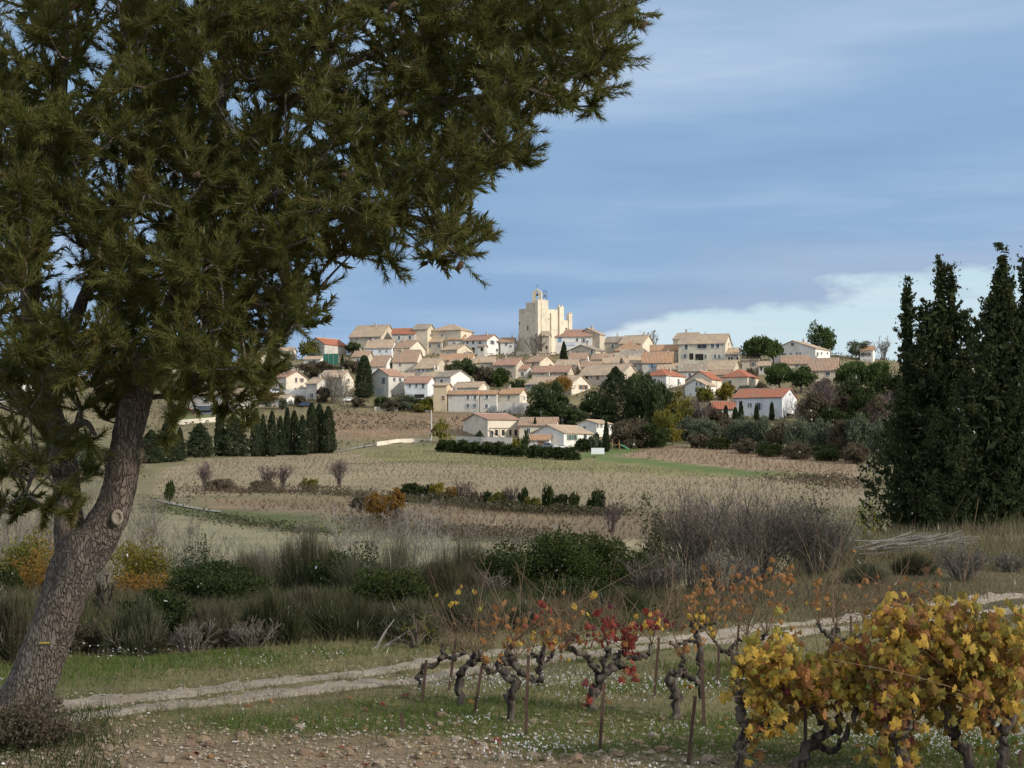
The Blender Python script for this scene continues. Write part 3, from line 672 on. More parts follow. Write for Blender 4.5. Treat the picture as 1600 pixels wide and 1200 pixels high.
# pergola in front of the grey-gabled house
Yp = hit(790, 687)
pr = thing('pergola', 'brown wooden pergola along the front of the grey-gabled house', 'pergola', tuple(at(788, 690, Yp)))
wood = surf('weathered_wood', (.28, .18, .12), (.18, .12, .08), 4, .9)
for q in range(7):
    x = (-22 + q * 7.4) / F * Yp; Geo().box(x - .07, x + .07, -.07, .07, -.6, 3.4).build('post', wood, pr)
for q in range(2): Geo().box(-24 / F * Yp, 25 / F * Yp, -.1 + q * 1.6, .06 + q * 1.6, 3.4, 3.62).build('beam', wood, pr)

# --- the fortified church
YC = 596.0
cz = float(T((845 - CX) / F * YC, YC)) - 1
th = R(-48)
cm = at(840, 548, YC)
ch = thing('church', 'fortified cream stone church with bell gable crowning the village', 'church', (cm[0], cm[1], 0), th)
ST = surf('church_stone', (.72, .64, .51), (.54, .47, .36), .8, .9, .06, 8, c3=(.44, .40, .34), s3=.13)
ST2 = surf('church_stone_pale', (.76, .68, .54), (.62, .54, .42), 1.0, .9, .05, 8, c3=(.52, .46, .37), s3=.2)
Zp = lambda py: (HY - py) / F * YC
c_, s_ = math.cos(-th), math.sin(-th)
fx = lambda dpx: dpx / F * YC / math.cos(th)         # length along the left (front) face
sx = lambda dpx: dpx / F * YC / math.sin(-th)        # length along the right side
W0 = fx(30)
# walls and blocks; the near corner of the tower stands at the local origin
def cbox(name, x0, x1, y0, y1, z1, z0=None, m=ST):
    return Geo().box(x0, x1, y0, y1, cz - 2 if z0 is None else z0, z1).build(name, m, ch)
tower = cbox('tower', -W0, 0, .25, sx(10) + 1.2, Zp(480))
cbox('parapet_block', -W0 * .64, -.02, .4, sx(10) + 1.0, Zp(471), Zp(480) - .2)
cbox('corner_buttress', -.9, .55, -.35, 1.1, Zp(469), m=ST2)
cbox('stair_turret', -1.0, .35, sx(5), sx(16), Zp(467.5))
cbox('nave', -W0 * .8, .02, sx(10) + 1.25, sx(42), Zp(481.5), m=ST2)
cbox('buttress', -.6, .75, sx(33), sx(40), Zp(476.5), m=ST2)
cbox('buttress', -.6, .6, sx(20), sx(22), Zp(487), m=ST2)
cbox('chancel', -W0 * .7, -.05, sx(42) + .01, sx(53), Zp(497), m=ST2)
cbox('corner_turret', -.95, .35, sx(49.5), sx(55), Zp(487), m=ST2)
cbox('corner_turret', -W0, -W0 + 1.5, sx(38), sx(42) - .1, Zp(476))
for q, (dy_, dz_) in enumerate(((33.4, 476.5), (38.4, 476.5), (50.2, 487), (54, 487))):
    cbox('merlon', -.5, .25, sx(dy_), sx(dy_) + .45, Zp(dz_) + .7, Zp(dz_) - .02, ST2)
# battered foot at the left
g = Geo(); zf = cz - 2; zt = Zp(517)
g.add([(-W0 - 2.6, -.6, zf), (-W0 + .6, -.6, zf), (-W0 + .6, 3.4, zf), (-W0 - 2.6, 3.4, zf), (-W0 - .02, .2, zt), (-W0 + .3, .2, zt), (-W0 + .3, 3.2, zt), (-W0 - .02, 3.2, zt)],
      [(0, 1, 5, 4), (1, 2, 6, 5), (2, 3, 7, 6), (3, 0, 4, 7), (4, 5, 6, 7)])
g.build('battered_buttress', ST, ch)
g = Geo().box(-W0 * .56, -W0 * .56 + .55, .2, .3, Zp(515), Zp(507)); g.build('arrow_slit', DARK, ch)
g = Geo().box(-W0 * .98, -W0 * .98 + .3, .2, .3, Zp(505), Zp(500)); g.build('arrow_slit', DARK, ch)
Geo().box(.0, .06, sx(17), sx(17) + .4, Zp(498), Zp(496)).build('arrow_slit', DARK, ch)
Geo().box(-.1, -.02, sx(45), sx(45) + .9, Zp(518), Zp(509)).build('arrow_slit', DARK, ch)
# bell gable: two piers, arch and pediment, turned to face the valley
bgx = thing_loc = None
bw = 15 / F * YC; bz0, bz1 = Zp(471.2), Zp(456); apex = Zp(450)
bc = at(839.5, 471, YC + 1.6)
g = Geo(); t = .55
rot = R(-18) - th
def bp(x, y, z):
    X = bc[0] + x * math.cos(R(-18)) - y * math.sin(R(-18)) - cm[0]; Yq = bc[1] + x * math.sin(R(-18)) + y * math.cos(R(-18)) - cm[1]
    return (X * c_ - Yq * s_, X * s_ + Yq * c_, z) if False else (X * math.cos(-th) - Yq * math.sin(-th), X * math.sin(-th) + Yq * math.cos(-th), z)
ow = bw * .17; oz = bz1 - .2; arch = [(ow * math.cos(a), oz + ow * math.sin(a)) for a in np.linspace(math.pi, 0, 9)]
inner = [(-ow, bz0 + .9)] + arch + [(ow, bz0 + .9)]
outer = [(-bw / 2, bz0 + .9), (-bw / 2, bz1 - .3), (-bw / 2, bz1), (-bw / 2 * .72, bz1 + (apex - bz1) * .28), (-bw * .18, bz1 + (apex - bz1) * .64), (0, apex), (bw * .18, bz1 + (apex - bz1) * .64), (bw / 2 * .72, bz1 + (apex - bz1) * .28), (bw / 2, bz1), (bw / 2, bz1 - .3), (bw / 2, bz0 + .9)]
nI = len(inner)
vv = [bp(x, -t, z) for x, z in inner] + [bp(x, -t, z) for x, z in outer] + [bp(x, t, z) for x, z in inner] + [bp(x, t, z) for x, z in outer]
fs = []
for q in range(nI - 1):
    fs += [(q, q + 1, nI + q + 1, nI + q), (2 * nI + q + 1, 2 * nI + q, 3 * nI + q, 3 * nI + q + 1), (q + 1, q, 2 * nI + q, 2 * nI + q + 1), (nI + q, nI + q + 1, 3 * nI + q + 1, 3 * nI + q)]
g.add(vv, fs)
base = [bp(x, y, z) for z in (bz0 - .6, bz0 + .905) for x, y in ((-bw / 2, -t), (bw / 2, -t), (bw / 2, t), (-bw / 2, t))]
g.add(base, [(0, 1, 5, 4), (1, 2, 6, 5), (2, 3, 7, 6), (3, 0, 4, 7), (4, 5, 6, 7)])
bgab = g.build('bell_gable', ST2, ch)
g = Geo()
prof = [(.10, .95), (.28, .8), (.34, .35), (.48, 0)]
g.tube([bp(0, 0, oz - 1.1 + z) for r, z in prof[::-1]], [r for r, z in prof[::-1]], 10); g.build('bell', plain('bronze', (.16, .10, .06), .5, .6), bgab)
g = Geo(); g.tube([bp(0, 0, apex - .1), bp(0, 0, apex + 1.5)], .06, 5); g.tube([bp(-.4, 0, apex + 1.05), bp(.4, 0, apex + 1.05)], .05, 5)
g.build('cross', plain('iron', (.06, .055, .05), .6, .5), bgab)
# open iron bell cage beside the bell gable
b0 = at(851.5, 467, YC + 3.5); g = Geo()
def cp(x, y, z):
    X, Yq = b0[0] + x - cm[0], b0[1] + y - cm[1]
    return (X * math.cos(-th) - Yq * math.sin(-th), X * math.sin(-th) + Yq * math.cos(-th), b0[2] + z)
for a in (-.7, .7):
    for b_ in (-.7, .7): g.tube([cp(a, b_, -.8), cp(a, b_, 2.6)], .06, 4)
for z in (.6, 2.6):
    g.tube([cp(-.7, -.7, z), cp(.7, -.7, z), cp(.7, .7, z), cp(-.7, .7, z), cp(-.7, -.7, z)], .05, 4)
for a in (0, math.pi / 2): g.tube([cp(.7 * math.cos(q + 0) * math.cos(a), .7 * math.cos(q) * math.sin(a), 2.6 + .7 * math.sin(q)) for q in np.linspace(0, math.pi, 7)], .05, 4)
cg = g.build('bell_cage', MC['iron'], ch)
g = Geo(); g.tube([cp(0, 0, .9), cp(0, 0, 1.3), cp(0, 0, 1.8)], [.45, .32, .12], 8); g.build('bell', MC['bronze'], cg)

# blue balcony on the white house by the church
Yb = hit(890, 552) - 6
p0 = at(891, 540, Yb)
bl = thing('balcony', 'blue railed balcony on the white house beside the church', 'balcony', tuple(p0))
Geo().box(-1.6, 1.6, -.6, 4, -2.6, -.1).build('base_wall', wallm('white'), bl)
g = Geo().box(-1.65, 1.65, -.7, -.6, -.1, .05).box(-1.65, 1.65, -.7, -.6, 1.0, 1.12)
for q in range(12): g.box(-1.6 + q * .28, -1.52 + q * .28, -.68, -.62, .05, 1.0)
g.build('railing', SHUT['b'], bl)

# garden and retaining walls
def gwall(label, pts, h, m, thick=.5, Yo=0):
    P = [at(x, y, hit(x, y) + Yo) for x, y in pts]
    P = [np.array((p[0], p[1], float(T(p[0], p[1])))) for p in P]
    g = Geo(); k = len(P)
    for a, b_ in zip(P[:-1], P[1:]):
        d = unit(np.array((b_[0] - a[0], b_[1] - a[1]))); nn = np.array((-d[1], d[0])) * thick / 2
        lo = min(a[2], b_[2]) - .8
        v = [(a[0] - nn[0], a[1] - nn[1], lo), (b_[0] - nn[0], b_[1] - nn[1], lo), (b_[0] + nn[0], b_[1] + nn[1], lo), (a[0] + nn[0], a[1] + nn[1], lo)]
        top = [(v[0][0], v[0][1], a[2] + h), (v[1][0], v[1][1], b_[2] + h), (v[2][0], v[2][1], b_[2] + h), (v[3][0], v[3][1], a[2] + h)]
        g.add(v + top, [(0, 1, 5, 4), (1, 2, 6, 5), (2, 3, 7, 6), (3, 0, 4, 7), (4, 5, 6, 7)])
    return tag(g.build('garden_wall', m, loc=tuple(P[0])), label, 'wall')
gwall('grey concrete retaining wall under the orange-roofed cream house', [(778, 646), (826, 647)], 3.2, wallm('grey'))
gwall('pale garden wall before the grey-gabled house', [(714, 694), (752, 695), (800, 696)], 2.0, wallm('grey'))
gwall('low stone wall above the cypress row', [(270, 664), (340, 659)], 1.3, wallm('cream'), 1.2)
gwall('white terrace wall beside the grey-fronted house', [(445, 622), (478, 621)], 2.6, wallm('white'))
gwall('low stone wall below the round cypress', [(585, 643), (622, 642)], 1.3, wallm('stone'))
gwall('low stone wall at the field corner by the lamp post', [(588, 697), (622, 692), (655, 691)], 1.0, wallm('cream'))
gwall('cream terrace wall under the small green-shuttered villa', [(425, 585), (474, 583)], 2.0, wallm('cream'))
gwall('stone terrace wall at the foot of the church', [(806, 556), (848, 556)], 1.6, wallm('stone'))

# green wind screen on the terrace
Ys = hit(517, 571); p = at(517, 571, Ys)
gs = thing('screen', 'tall dark green wind screen on the terrace left of the hall', 'screen', (p[0], p[1], p[2] - .4))
ww_ = 24 / F * Ys / 2
Geo().box(-ww_, ww_, -.03, .03, .3, 20 / F * Ys).build('netting', surf('green_net', (.03, .13, .09), (.045, .16, .11), 2, .8), gs)
for q in range(4): Geo().box(-ww_ + q * ww_ * 2 / 3 - .06, -ww_ + q * ww_ * 2 / 3 + .06, -.1, -.035, 0, 20.5 / F * Ys).build('post', plain('galvanised', (.4, .41, .4), .5, .6), gs)

# lamp posts and utility poles
CONC = surf('pole_concrete', (.62, .60, .56), (.52, .50, .46), 3, .9)
def pole(label, px, ytop, ybase, lamp=False, r=.13, name='utility_pole', m=CONC):
    Y = hit(px, ybase); b0 = at(px, ybase, Y); hgt = (ybase - ytop) / F * Y
    o = thing(name, label, 'pole', (b0[0], b0[1], float(T(b0[0], b0[1])) - .3))
    Geo().tube([(0, 0, 0), (0, 0, hgt + .3)], [r, r * .6], 8).build('shaft', m, o)
    if lamp:
        Geo().tube([(0, 0, hgt), (-.5, -.1, hgt + .15), (-1.1, -.2, hgt + .1)], .05, 5).build('arm', m, o)
        Geo().box(-1.6, -1.0, -.35, -.05, hgt, hgt + .16).build('lamp_head', plain('lamp_grey', (.55, .55, .54), .5), o)
    else:
        Geo().box(-.7, .7, -.05, .05, hgt - .1, hgt + .02).build('crossarm', m, o)
pole('concrete street lamp beside the brown vineyard', 674, 641, 690, True, .2, 'street_lamp')
pole('grey pole rising right of the dark pines', 1046, 586, 622)
pole('thin dark pole above the yellow shrubs', 1120, 592, 624, r=.11, m=wood)
pole('slim pole at the end of the grey row house', 775, 622, 650)
pole('slim pole before the orange-roofed cream house', 815, 618, 648)

# cars and farm gear
def car(label, px, py, L, colr_, rz, van=False):
    Y = hit(px, py); b0 = at(px, py, Y)
    o = thing('parked_van' if van else 'parked_car', label, 'van' if van else 'car', (b0[0], b0[1], float(T(b0[0], b0[1])) + .02), rz)
    pm = plain('paint_%g_%g' % (colr_[0], colr_[2]), colr_, .3, .1, .5); h = 1.9 if van else 1.42; a = L / 2
    prof = [(-a, .35), (-a, .85), (-a + .15, .95), (-a + .55, 1.0) if not van else (-a + .1, h - .1), (-a + 1.1, h) if not van else (-a + .4, h), (a - 1.7, h), (a - .95, .98), (a - .1, .85), (a, .65), (a, .35)]
    g = Geo(); k = len(prof); v = [(x, -.82, z) for x, z in prof] + [(x, .82, z) for x, z in prof]
    g.add(v, [(q, (q + 1) % k, k + (q + 1) % k, k + q) for q in range(k)])
    for s in (0, k): g.add([v[s + q] for q in range(k)] + [(0, -.82 if s == 0 else .82, .7)], [(q, (q + 1) % k, k) for q in range(k)])
    g.build('body', pm, o)
    for s in (-1, 1):
        Geo().add
        gg_ = Geo(); y = s * .835
        gg_.add([(-a + .75, y, 1.0), (a - 1.25, y, 1.0), (a - 1.8, y, h - .12), (-a + 1.1, y, h - .12)], [(0, 1, 2, 3)]); gg_.build('side_window', GLASS, o)
        for x in (-a + .75, a - .8):
            w = Geo().tube([(x, y - s * .12, .31), (x, y + s * .04, .31)], .31, 12).build('wheel', plain('tyre', (.02, .02, .02), .8), o)
            Geo().tube([(x, y + s * .03, .31), (x, y + s * .06, .31)], .18, 8).build('rim', plain('rim', (.5, .5, .5), .4, .7), w)
    Geo().box(a - .02, a + .02, -.7, -.45, .6, .75).build('headlight', plain('lamp_glass', (.7, .7, .68), .2), o)
    Geo().box(a - .02, a + .02, .45, .7, .6, .75).build('headlight', plain('lamp_glass', (.7, .7, .68), .2), o)
car('white car parked behind the hedge by the bungalow', 876, 703, 4.2, (.75, .75, .75), R(20))
car('grey car parked before the bungalow garage', 855, 701, 4.0, (.22, .24, .26), R(160))
car('white van parked on the terrace below the pine bough', 433, 616, 4.9, (.8, .8, .8), R(8), True)
car('dark blue car parked on the grass above the cypress row', 478, 636, 4.2, (.04, .07, .14), R(5))
car('white car under the bare trees by the round cypress', 546, 628, 4.1, (.78, .78, .78), R(15))
Y = hit(322, 647); p = at(322, 647, Y); wd = 26 / F * Y / 2; hh = 14 / F * Y
o = thing('container', 'dark grey roller-door shipping container beside red farm machines', 'container', (p[0], p[1], float(T(p[0], p[1])) - .1), R(-8))
Geo().box(-wd, wd, -1.2, 1.2, 0, hh).build('shell', plain('container_white', (.7, .7, .7), .5), o)
g = Geo()
for q in range(12): g.box(-wd + .2, wd - .2, -1.26, -1.205, .15 + q * (hh - .3) / 12, .15 + (q + .9) * (hh - .3) / 12)
g.build('roller_door', plain('slate', (.10, .12, .15), .5), o)
RED = plain('machine_red', (.45, .05, .03), .4)
for q, (px, lab) in enumerate(((282, 'red farm implement standing left of the grey container'), (300, 'small red cultivator right beside the grey container'), (352, 'red trailer frame standing right of the grey container'))):
    Y = hit(px, 645); p = at(px, 645, Y)
    o = thing('farm_implement', lab, 'farm machine', (p[0], p[1], float(T(p[0], p[1]))), R(10 * q))
    Geo().box(-1.5, 1.5, -.5, .5, .7, .95).box(-1.4, -.5, -.4, .4, .95, 1.5).build('frame', RED, o)
    for s in (-1, 1): Geo().tube([(1.0, s * .6 - .1, .4), (1.0, s * .6 + .1, .4)], .4, 10).build('wheel', MC['tyre'], o)
    for x in (-1.2, -.6, 0): Geo().tube([(x, 0, .75), (x + .1, 0, .35), (x - .1, 0, 0)], .06, 5).build('tine', MC['iron'], o)
# play frame and white board on the lawn
Y = hit(962, 703); p = at(962, 703, Y); o = thing('play_frame', 'wooden climbing frame on the lawn beside the tall cypress', 'play frame', (p[0], p[1], float(T(p[0], p[1]))))
for a in (-.8, .8):
    for b_ in (-.8, .8): Geo().tube([(a * 1.2, b_ * 1.2, -.2), (a, b_, 2.4)], .08, 5).build('post', surf('play_wood', (.42, .22, .11), (.32, .17, .09), 3, .8), o)
Geo().box(-1, 1, -1, 1, 1.2, 1.32).build('platform', MC['play_wood'], o)
g = Geo(); g.add([(-1.2, -1.2, 2.3), (1.2, -1.2, 2.3), (0, -1.2, 3.3), (-1.2, 1.2, 2.3), (1.2, 1.2, 2.3), (0, 1.2, 3.3)], [(0, 2, 5, 3), (1, 4, 5, 2)]); g.build('roof', MC['play_wood'], o)
Geo().tube([(1, 0, 1.3), (2.2, -.4, .7), (3.2, -.7, .1)], .18, 6).build('slide', plain('slide_green', (.1, .35, .2), .4), o)
Y = hit(934, 713); p = at(934, 713, Y); o = thing('notice_board', 'white board on two posts at the lawn edge', 'sign board', (p[0], p[1], float(T(p[0], p[1]))))
Geo().box(-1.5, 1.5, -.03, .03, .5, 1.9).build('panel', plain('board_white', (.78, .80, .80), .5), o)
for a in (-1.3, 1.3): Geo().box(a - .05, a + .05, .035, .12, -.3, 1.9).build('post', plain('galvanised', (.4, .41, .4), .5, .6), o)
# ---------------------------------------------------------------- plants: builders
def ribbons(g, P, Wd, flat=None):
    """m flat blades at once: P (m,n,3) centre lines, Wd (m,n) widths"""
    m, n_, _ = P.shape
    t = unit(P[:, -1] - P[:, 0]); sd = unit(np.cross(t, rdir(m)))
    L = P - sd[:, None] * Wd[..., None] / 2; Rr = P + sd[:, None] * Wd[..., None] / 2
    V = np.stack([L, Rr], 2).reshape(-1, 3)
    i = (np.arange(m)[:, None] * n_ * 2 + np.arange(n_ - 1)[None] * 2).ravel()
    g.add(V, np.stack([i, i + 1, i + 3, i + 2], -1))
def tubes(g, P, Rd, k=3):
    """m thin round twigs at once"""
    m, n_, _ = P.shape
    t = np.gradient(P, axis=1); t = unit(t)
    a = unit(np.cross(t, np.broadcast_to(rdir(m)[:, None], t.shape))); b_ = np.cross(t, a)
    th = np.arange(k) / k * 2 * math.pi
    V = P[:, :, None] + Rd[:, :, None, None] * (np.cos(th)[None, None, :, None] * a[:, :, None] + np.sin(th)[None, None, :, None] * b_[:, :, None])
    i = (np.arange(m)[:, None, None] * n_ * k + np.arange(n_ - 1)[None, :, None] * k); j = np.arange(k)[None, None]; j2 = (j + 1) % k
    g.add(V.reshape(-1, 3), np.stack([i + j, i + j2, i + k + j2, i + k + j], -1).reshape(-1, 4))
def leaves(g, C, size, aspect=.55, axis=None, loose=1.0):
    m = len(C); d = rdir(m)
    if axis is not None: d = unit(axis + loose * d)
    s = unit(np.cross(d, rdir(m))); size = np.broadcast_to(size, (m,))[:, None] * rng.uniform(.6, 1.3, (m, 1))
    a = d * size / 2; b_ = s * size * aspect / 2; up = np.cross(d, s) * size * .12
    V = np.stack([C - a, C + b_ + up, C + a, C - b_ + up], 1).reshape(-1, 3)
    i = np.arange(m) * 4; g.add(V, np.stack([i, i + 1, i + 2, i + 3], -1))
def tris(g, B, d, ln, w):
    """needles and grass blades: single slim triangles"""
    m = len(B); s = unit(np.cross(d, rdir(m))) * np.broadcast_to(w, (m,))[:, None] / 2
    V = np.stack([B - s, B + s, B + d * np.broadcast_to(ln, (m,))[:, None]], 1).reshape(-1, 3)
    g.add(V, np.arange(m * 3).reshape(-1, 3))
def branchy(base, Hh, Wr, nst, levels=2, kids=5, r0=.012, up=.7, seg=5):
    """list of twig sets [(P,R)] of a bare crown growing from base"""
    out = []; m = nst
    ang = rng.uniform(0, 2 * math.pi, m); lean = rng.uniform(.1, 1, m)
    d = unit(np.stack([np.cos(ang) * lean * Wr / Hh, np.sin(ang) * lean * Wr / Hh, np.ones(m)], 1))
    B = np.array(base)[None] + np.stack([np.cos(ang), np.sin(ang), np.zeros(m)], 1) * rng.uniform(0, .18 * Wr, (m, 1))
    ln = Hh * rng.uniform(.6, 1.05, m); r = np.full(m, r0)
    for lv in range(levels + 1):
        t = np.linspace(0, 1, seg)
        bend = rdir(len(B)) * ln[:, None] * .16
        P = B[:, None] + d[:, None] * (ln[:, None] * t)[..., None] + bend[:, None] * (t * t)[None, :, None] + rng.standard_normal((len(B), seg, 3)) * (ln * .018)[:, None, None] * (t > 0)[None, :, None]
        out.append((P, r[:, None] * np.linspace(1, .45, seg)[None]))
        if lv == levels: break
        q = np.repeat(np.arange(len(B)), kids); tt = rng.uniform(.3, .95, len(q)); fi = tt * (seg - 1); i0 = fi.astype(int); fr = (fi - i0)[:, None]
        nb = P[q, i0] * (1 - fr) + P[q, np.minimum(i0 + 1, seg - 1)] * fr
        d = unit(d[q] * up + .62 * rdir(len(q)) + np.array((0, 0, .22))); ln = ln[q] * (1.05 - tt) * rng.uniform(.5, .95, len(q)) + ln[q] * .08; r = r[q] * .6; B = nb
    return out
def clumps(c, rad, n_, shell=(.45, .8), low=-.5):
    d = rdir(n_ * 3); d = d[d[:, 2] > low][:n_]
    return np.array(c) + d * np.array(rad) * rng.uniform(*shell, (len(d), 1))
def crown(c, rad, leaf, nl, ncl=22, cr=.30, low=-.5, aspect=.6, g=None):
    """leaf clumps spread through an ellipsoid, lumpy and gappy"""
    g = g or Geo(); C = clumps(c, rad, int(ncl * 1.5), shell=(.3, .86), low=low); k = rng.integers(0, len(C), nl)
    sz = rng.uniform(.65, 1.25, len(C))[k, None]
    d = rdir(nl); rr = rng.uniform(.2, 1, (nl, 1)) ** .6 + np.abs(rng.normal(0, .14, (nl, 1)))
    P = C[k] + d * rr * sz * np.array(rad) * cr
    leaves(g, P, leaf, aspect, axis=d, loose=.9); return g, C
BARK = surf('bark_grey', (.20, .165, .13), (.11, .09, .07), 6, .95, .02)
BARKD = surf('bark_dark', (.12, .095, .075), (.06, .05, .04), 6, .95, .02)
LM = {
    'oak': leafm('leaf_dark_oak', [(.032, .048, .02), (.06, .082, .031), (.098, .12, .05)]),
    'pine': leafm('leaf_far_pine', [(.035, .06, .018), (.07, .105, .03), (.11, .15, .05)]),
    'cyp': leafm('leaf_cypress', [(.024, .038, .02), (.046, .064, .03), (.075, .095, .045)], patch=(.05, .05, .025), ps=.3),
    'cypn': leafm('leaf_cypress_near', [(.024, .040, .018), (.048, .068, .028), (.088, .105, .042)], .2, patch=(.085, .085, .036), ps=1.1),
    'olive': leafm('leaf_olive', [(.07, .085, .05), (.12, .14, .085), (.17, .19, .125)]),
    'yellow': leafm('leaf_yellow', [(.22, .17, .03), (.36, .26, .04), (.18, .17, .04)], .35),
    'orange': leafm('leaf_orange', [(.30, .16, .035), (.40, .22, .05), (.20, .13, .04)], .35),
    'ygreen': leafm('leaf_yellow_green', [(.08, .10, .025), (.16, .16, .035), (.24, .20, .04)], .3),
    'broom': leafm('stem_broom', [(.035, .048, .02), (.06, .074, .03), (.09, .095, .045)], .1, patch=(.10, .078, .055), ps=.7, plo=.52, phi=.75),
    'broom2': leafm('stem_broom_grey', [(.07, .082, .045), (.11, .115, .065), (.15, .145, .09)], .1, patch=(.13, .105, .08), ps=.7),
    'broom3': leafm('stem_broom_brown', [(.09, .075, .05), (.075, .082, .038), (.13, .105, .07)], .1, patch=(.06, .068, .03), ps=.9),
    'green': leafm('leaf_green_shrub', [(.026, .040, .012), (.05, .072, .02), (.085, .105, .032)], .3),
    'hedge': leafm('leaf_hedge', [(.022, .034, .012), (.042, .058, .02), (.065, .085, .028)]),
    'brush': leafm('leaf_brush', [(.10, .085, .055), (.075, .08, .04), (.14, .11, .075)]),
    'maroon': leafm('twig_maroon', [(.10, .07, .065), (.15, .11, .10), (.09, .075, .06)], .1),
}
TWG = leafm('twig_grey', [(.12, .10, .085), (.18, .155, .13), (.25, .22, .19)], 0, .9)
TWB = leafm('twig_thicket', [(.085, .07, .06), (.13, .11, .092), (.19, .165, .14)], 0, .9)
TWP = leafm('twig_purple', [(.12, .095, .09), (.17, .14, .13), (.14, .11, .10)], 0, .9)
TWW = leafm('twig_white', [(.30, .28, .25), (.40, .38, .35), (.22, .20, .18)], 0, .9)
def spot(px, ybase, Y=None):
    Y = Y or hit(px, ybase); x = (px - CX) / F * Y
    return np.array((x, Y, float(T(x, Y)))), Y
UNIT = {}
def unit_crown(kind, cls, var, bush, low, dens):
    """a crown of radius 1 and height 1, shared between plants of a kind and size"""
    key = (kind, cls, var, bush, round(low, 1), round(dens, 1))
    if key in UNIT: return UNIT[key]
    hwp = (9, 17, 28)[cls]; lf = 2.7 / hwp; nl = int(np.clip(7.0 * dens * hwp * hwp, 500, 6000)); nc = (14, 24, 38)[cls]
    g = Geo(); d = rdir(nc * 4); d = d[d[:, 2] > low][:nc]
    ctr, rz_ = ((0, 0, .44), .56) if bush else ((0, 0, .56), .44)
    C = np.array(ctr) + d * np.array((1, 1, rz_)) * rng.uniform(.35, .84, (len(d), 1)); k = rng.integers(0, len(C), nl)
    sz = rng.uniform(.6, 1.3, len(C))[k, None]; d = rdir(nl); rr = rng.uniform(.15, 1, (nl, 1)) ** .6 + np.abs(rng.normal(0, .16, (nl, 1)))
    P = C[k] + d * rr * sz * np.array((1, 1, rz_ * 1.05)) * (.34, .29, .26)[cls]
    leaves(g, P, lf, .6, axis=d, loose=.9)
    UNIT[key] = (g.mesh('foliage' if bush else 'crown', LM[kind]), C); return UNIT[key]
def tree(label, px, top, base, hw, kind, name='tree', cat='tree', Y=None, low=-.5, ncl=24, dens=1.0, trunkf=.22, group=None, flat=1.0, thick=None):
    """crown (+ trunk) of the given silhouette: hw half width and top/base rows of the photograph"""
    b0, Y = spot(px, base, Y); k = Y / F
    ztop = (HY - top) * k; hgt = max(ztop - b0[2], .5); r = hw * k * 1.06
    o = thing(name, label, cat, tuple(b0), 0, group); bush = trunkf < .13
    cls = 0 if hw < 13 else (1 if hw < 21 else 2)
    me, C = unit_crown(kind, cls, rnd.randrange(2), bush, -1 if bush else (-.95 if trunkf < .3 else -.25), dens)
    c = bpy.data.objects.new(me.name, me); COL.objects.link(c); c.parent = o; c.scale = (r, r, hgt); a = rnd.uniform(0, 6.28); c.rotation_euler = (0, 0, a)
    g = Geo(); tr = max(.03 * hgt, .03); f = max(trunkf, .05)
    g.tube(spl([(0, 0, -.3), (.04 * r, 0, hgt * f), (-.05 * r, .03 * r, hgt * .5)], 3), np.linspace(tr, tr * .5, 7), 6)
    for q in C[:6]:
        x, y = math.cos(a) * q[0] - math.sin(a) * q[1], math.sin(a) * q[0] + math.cos(a) * q[1]
        g.tube([(0, 0, hgt * f * .9), (x * r * .45, y * r * .45, hgt * (f + q[2]) / 2), (x * r, y * r, q[2] * hgt)], [tr * .5, tr * .35, tr * .15], 4)
    g.build('stems' if bush else 'trunk', BARKD, o); return o
def cypress(label, px, top, base, hw, Y=None, mat='cyp', name='cypress_tree', group=None, lk=2.1, waist=.35, ragged=.12, nmax=3600, cone=.8):
    b0, Y = spot(px, base, Y); k = Y / F
    hgt = max((HY - top) * k - b0[2], .35); r = hw * k
    o = thing(name, label, 'cypress', tuple(b0), 0, group)
    nmax = max(nmax, int(hw * 330)); lf = max(lk * k, .04); nl = int(np.clip(9 * 2 * r * hgt / (lf * lf * .4), 400, nmax))
    t = rng.uniform(0.02, 1, nl) ** 1.1
    prof = np.minimum(1, (t / .14 + .45)) * (1 - t ** 1.7) ** cone
    ang = rng.uniform(0, 2 * math.pi, nl)
    lump = 1 + ragged * (np.sin(ang * 3 + t * 17 + px) + np.sin(ang * 5 - t * 29 + px * .7) + .8 * np.sin(t * 53 + ang * 2))
    rad = r * prof * lump * rng.uniform(.35, 1, nl) ** .45
    P = np.stack([np.cos(ang) * rad, np.sin(ang) * rad, t * hgt], 1)
    ax = np.stack([np.cos(ang) * .45, np.sin(ang) * .45, np.ones(nl)], 1)
    g = Geo(); leaves(g, P, lf * 1.5, .42, axis=ax, loose=.5); g.build('crown', LM[mat], o)
    g = Geo(); g.tube([(0, 0, -.3), (0, 0, hgt * .5), (0, 0, hgt * .9)], [max(.04 * hgt, .04), .02 * hgt, .01], 6); g.build('trunk', BARKD, o); return o
def bush_bare(label, px, top, base, hw, mat=TWG, Y=None, nst=26, levels=2, kids=6, r0=None, name='bare_shrub', cat='shrub', group=None, seg=4, up=.7):
    b0, Y = spot(px, base, Y); k = Y / F
    hgt = max((HY - top) * k - b0[2], .35); o = thing(name, label, cat, tuple(b0), 0, group)
    S = branchy((0, 0, -.05), hgt * .92, hw * k * 1.0, nst, levels, kids, r0 or max(.010, .55 * k), up, seg)
    g = Geo()
    for P, Rd in S[:1]: tubes(g, P, np.maximum(Rd, .16 * k), 4)
    g.build('stems', mat, o)
    g = Geo()
    for P, Rd in S[1:]: ribbons(g, P, np.maximum(Rd * 2, .30 * k))
    if len(S) > 1: g.build('twigs', mat, o)
    return o
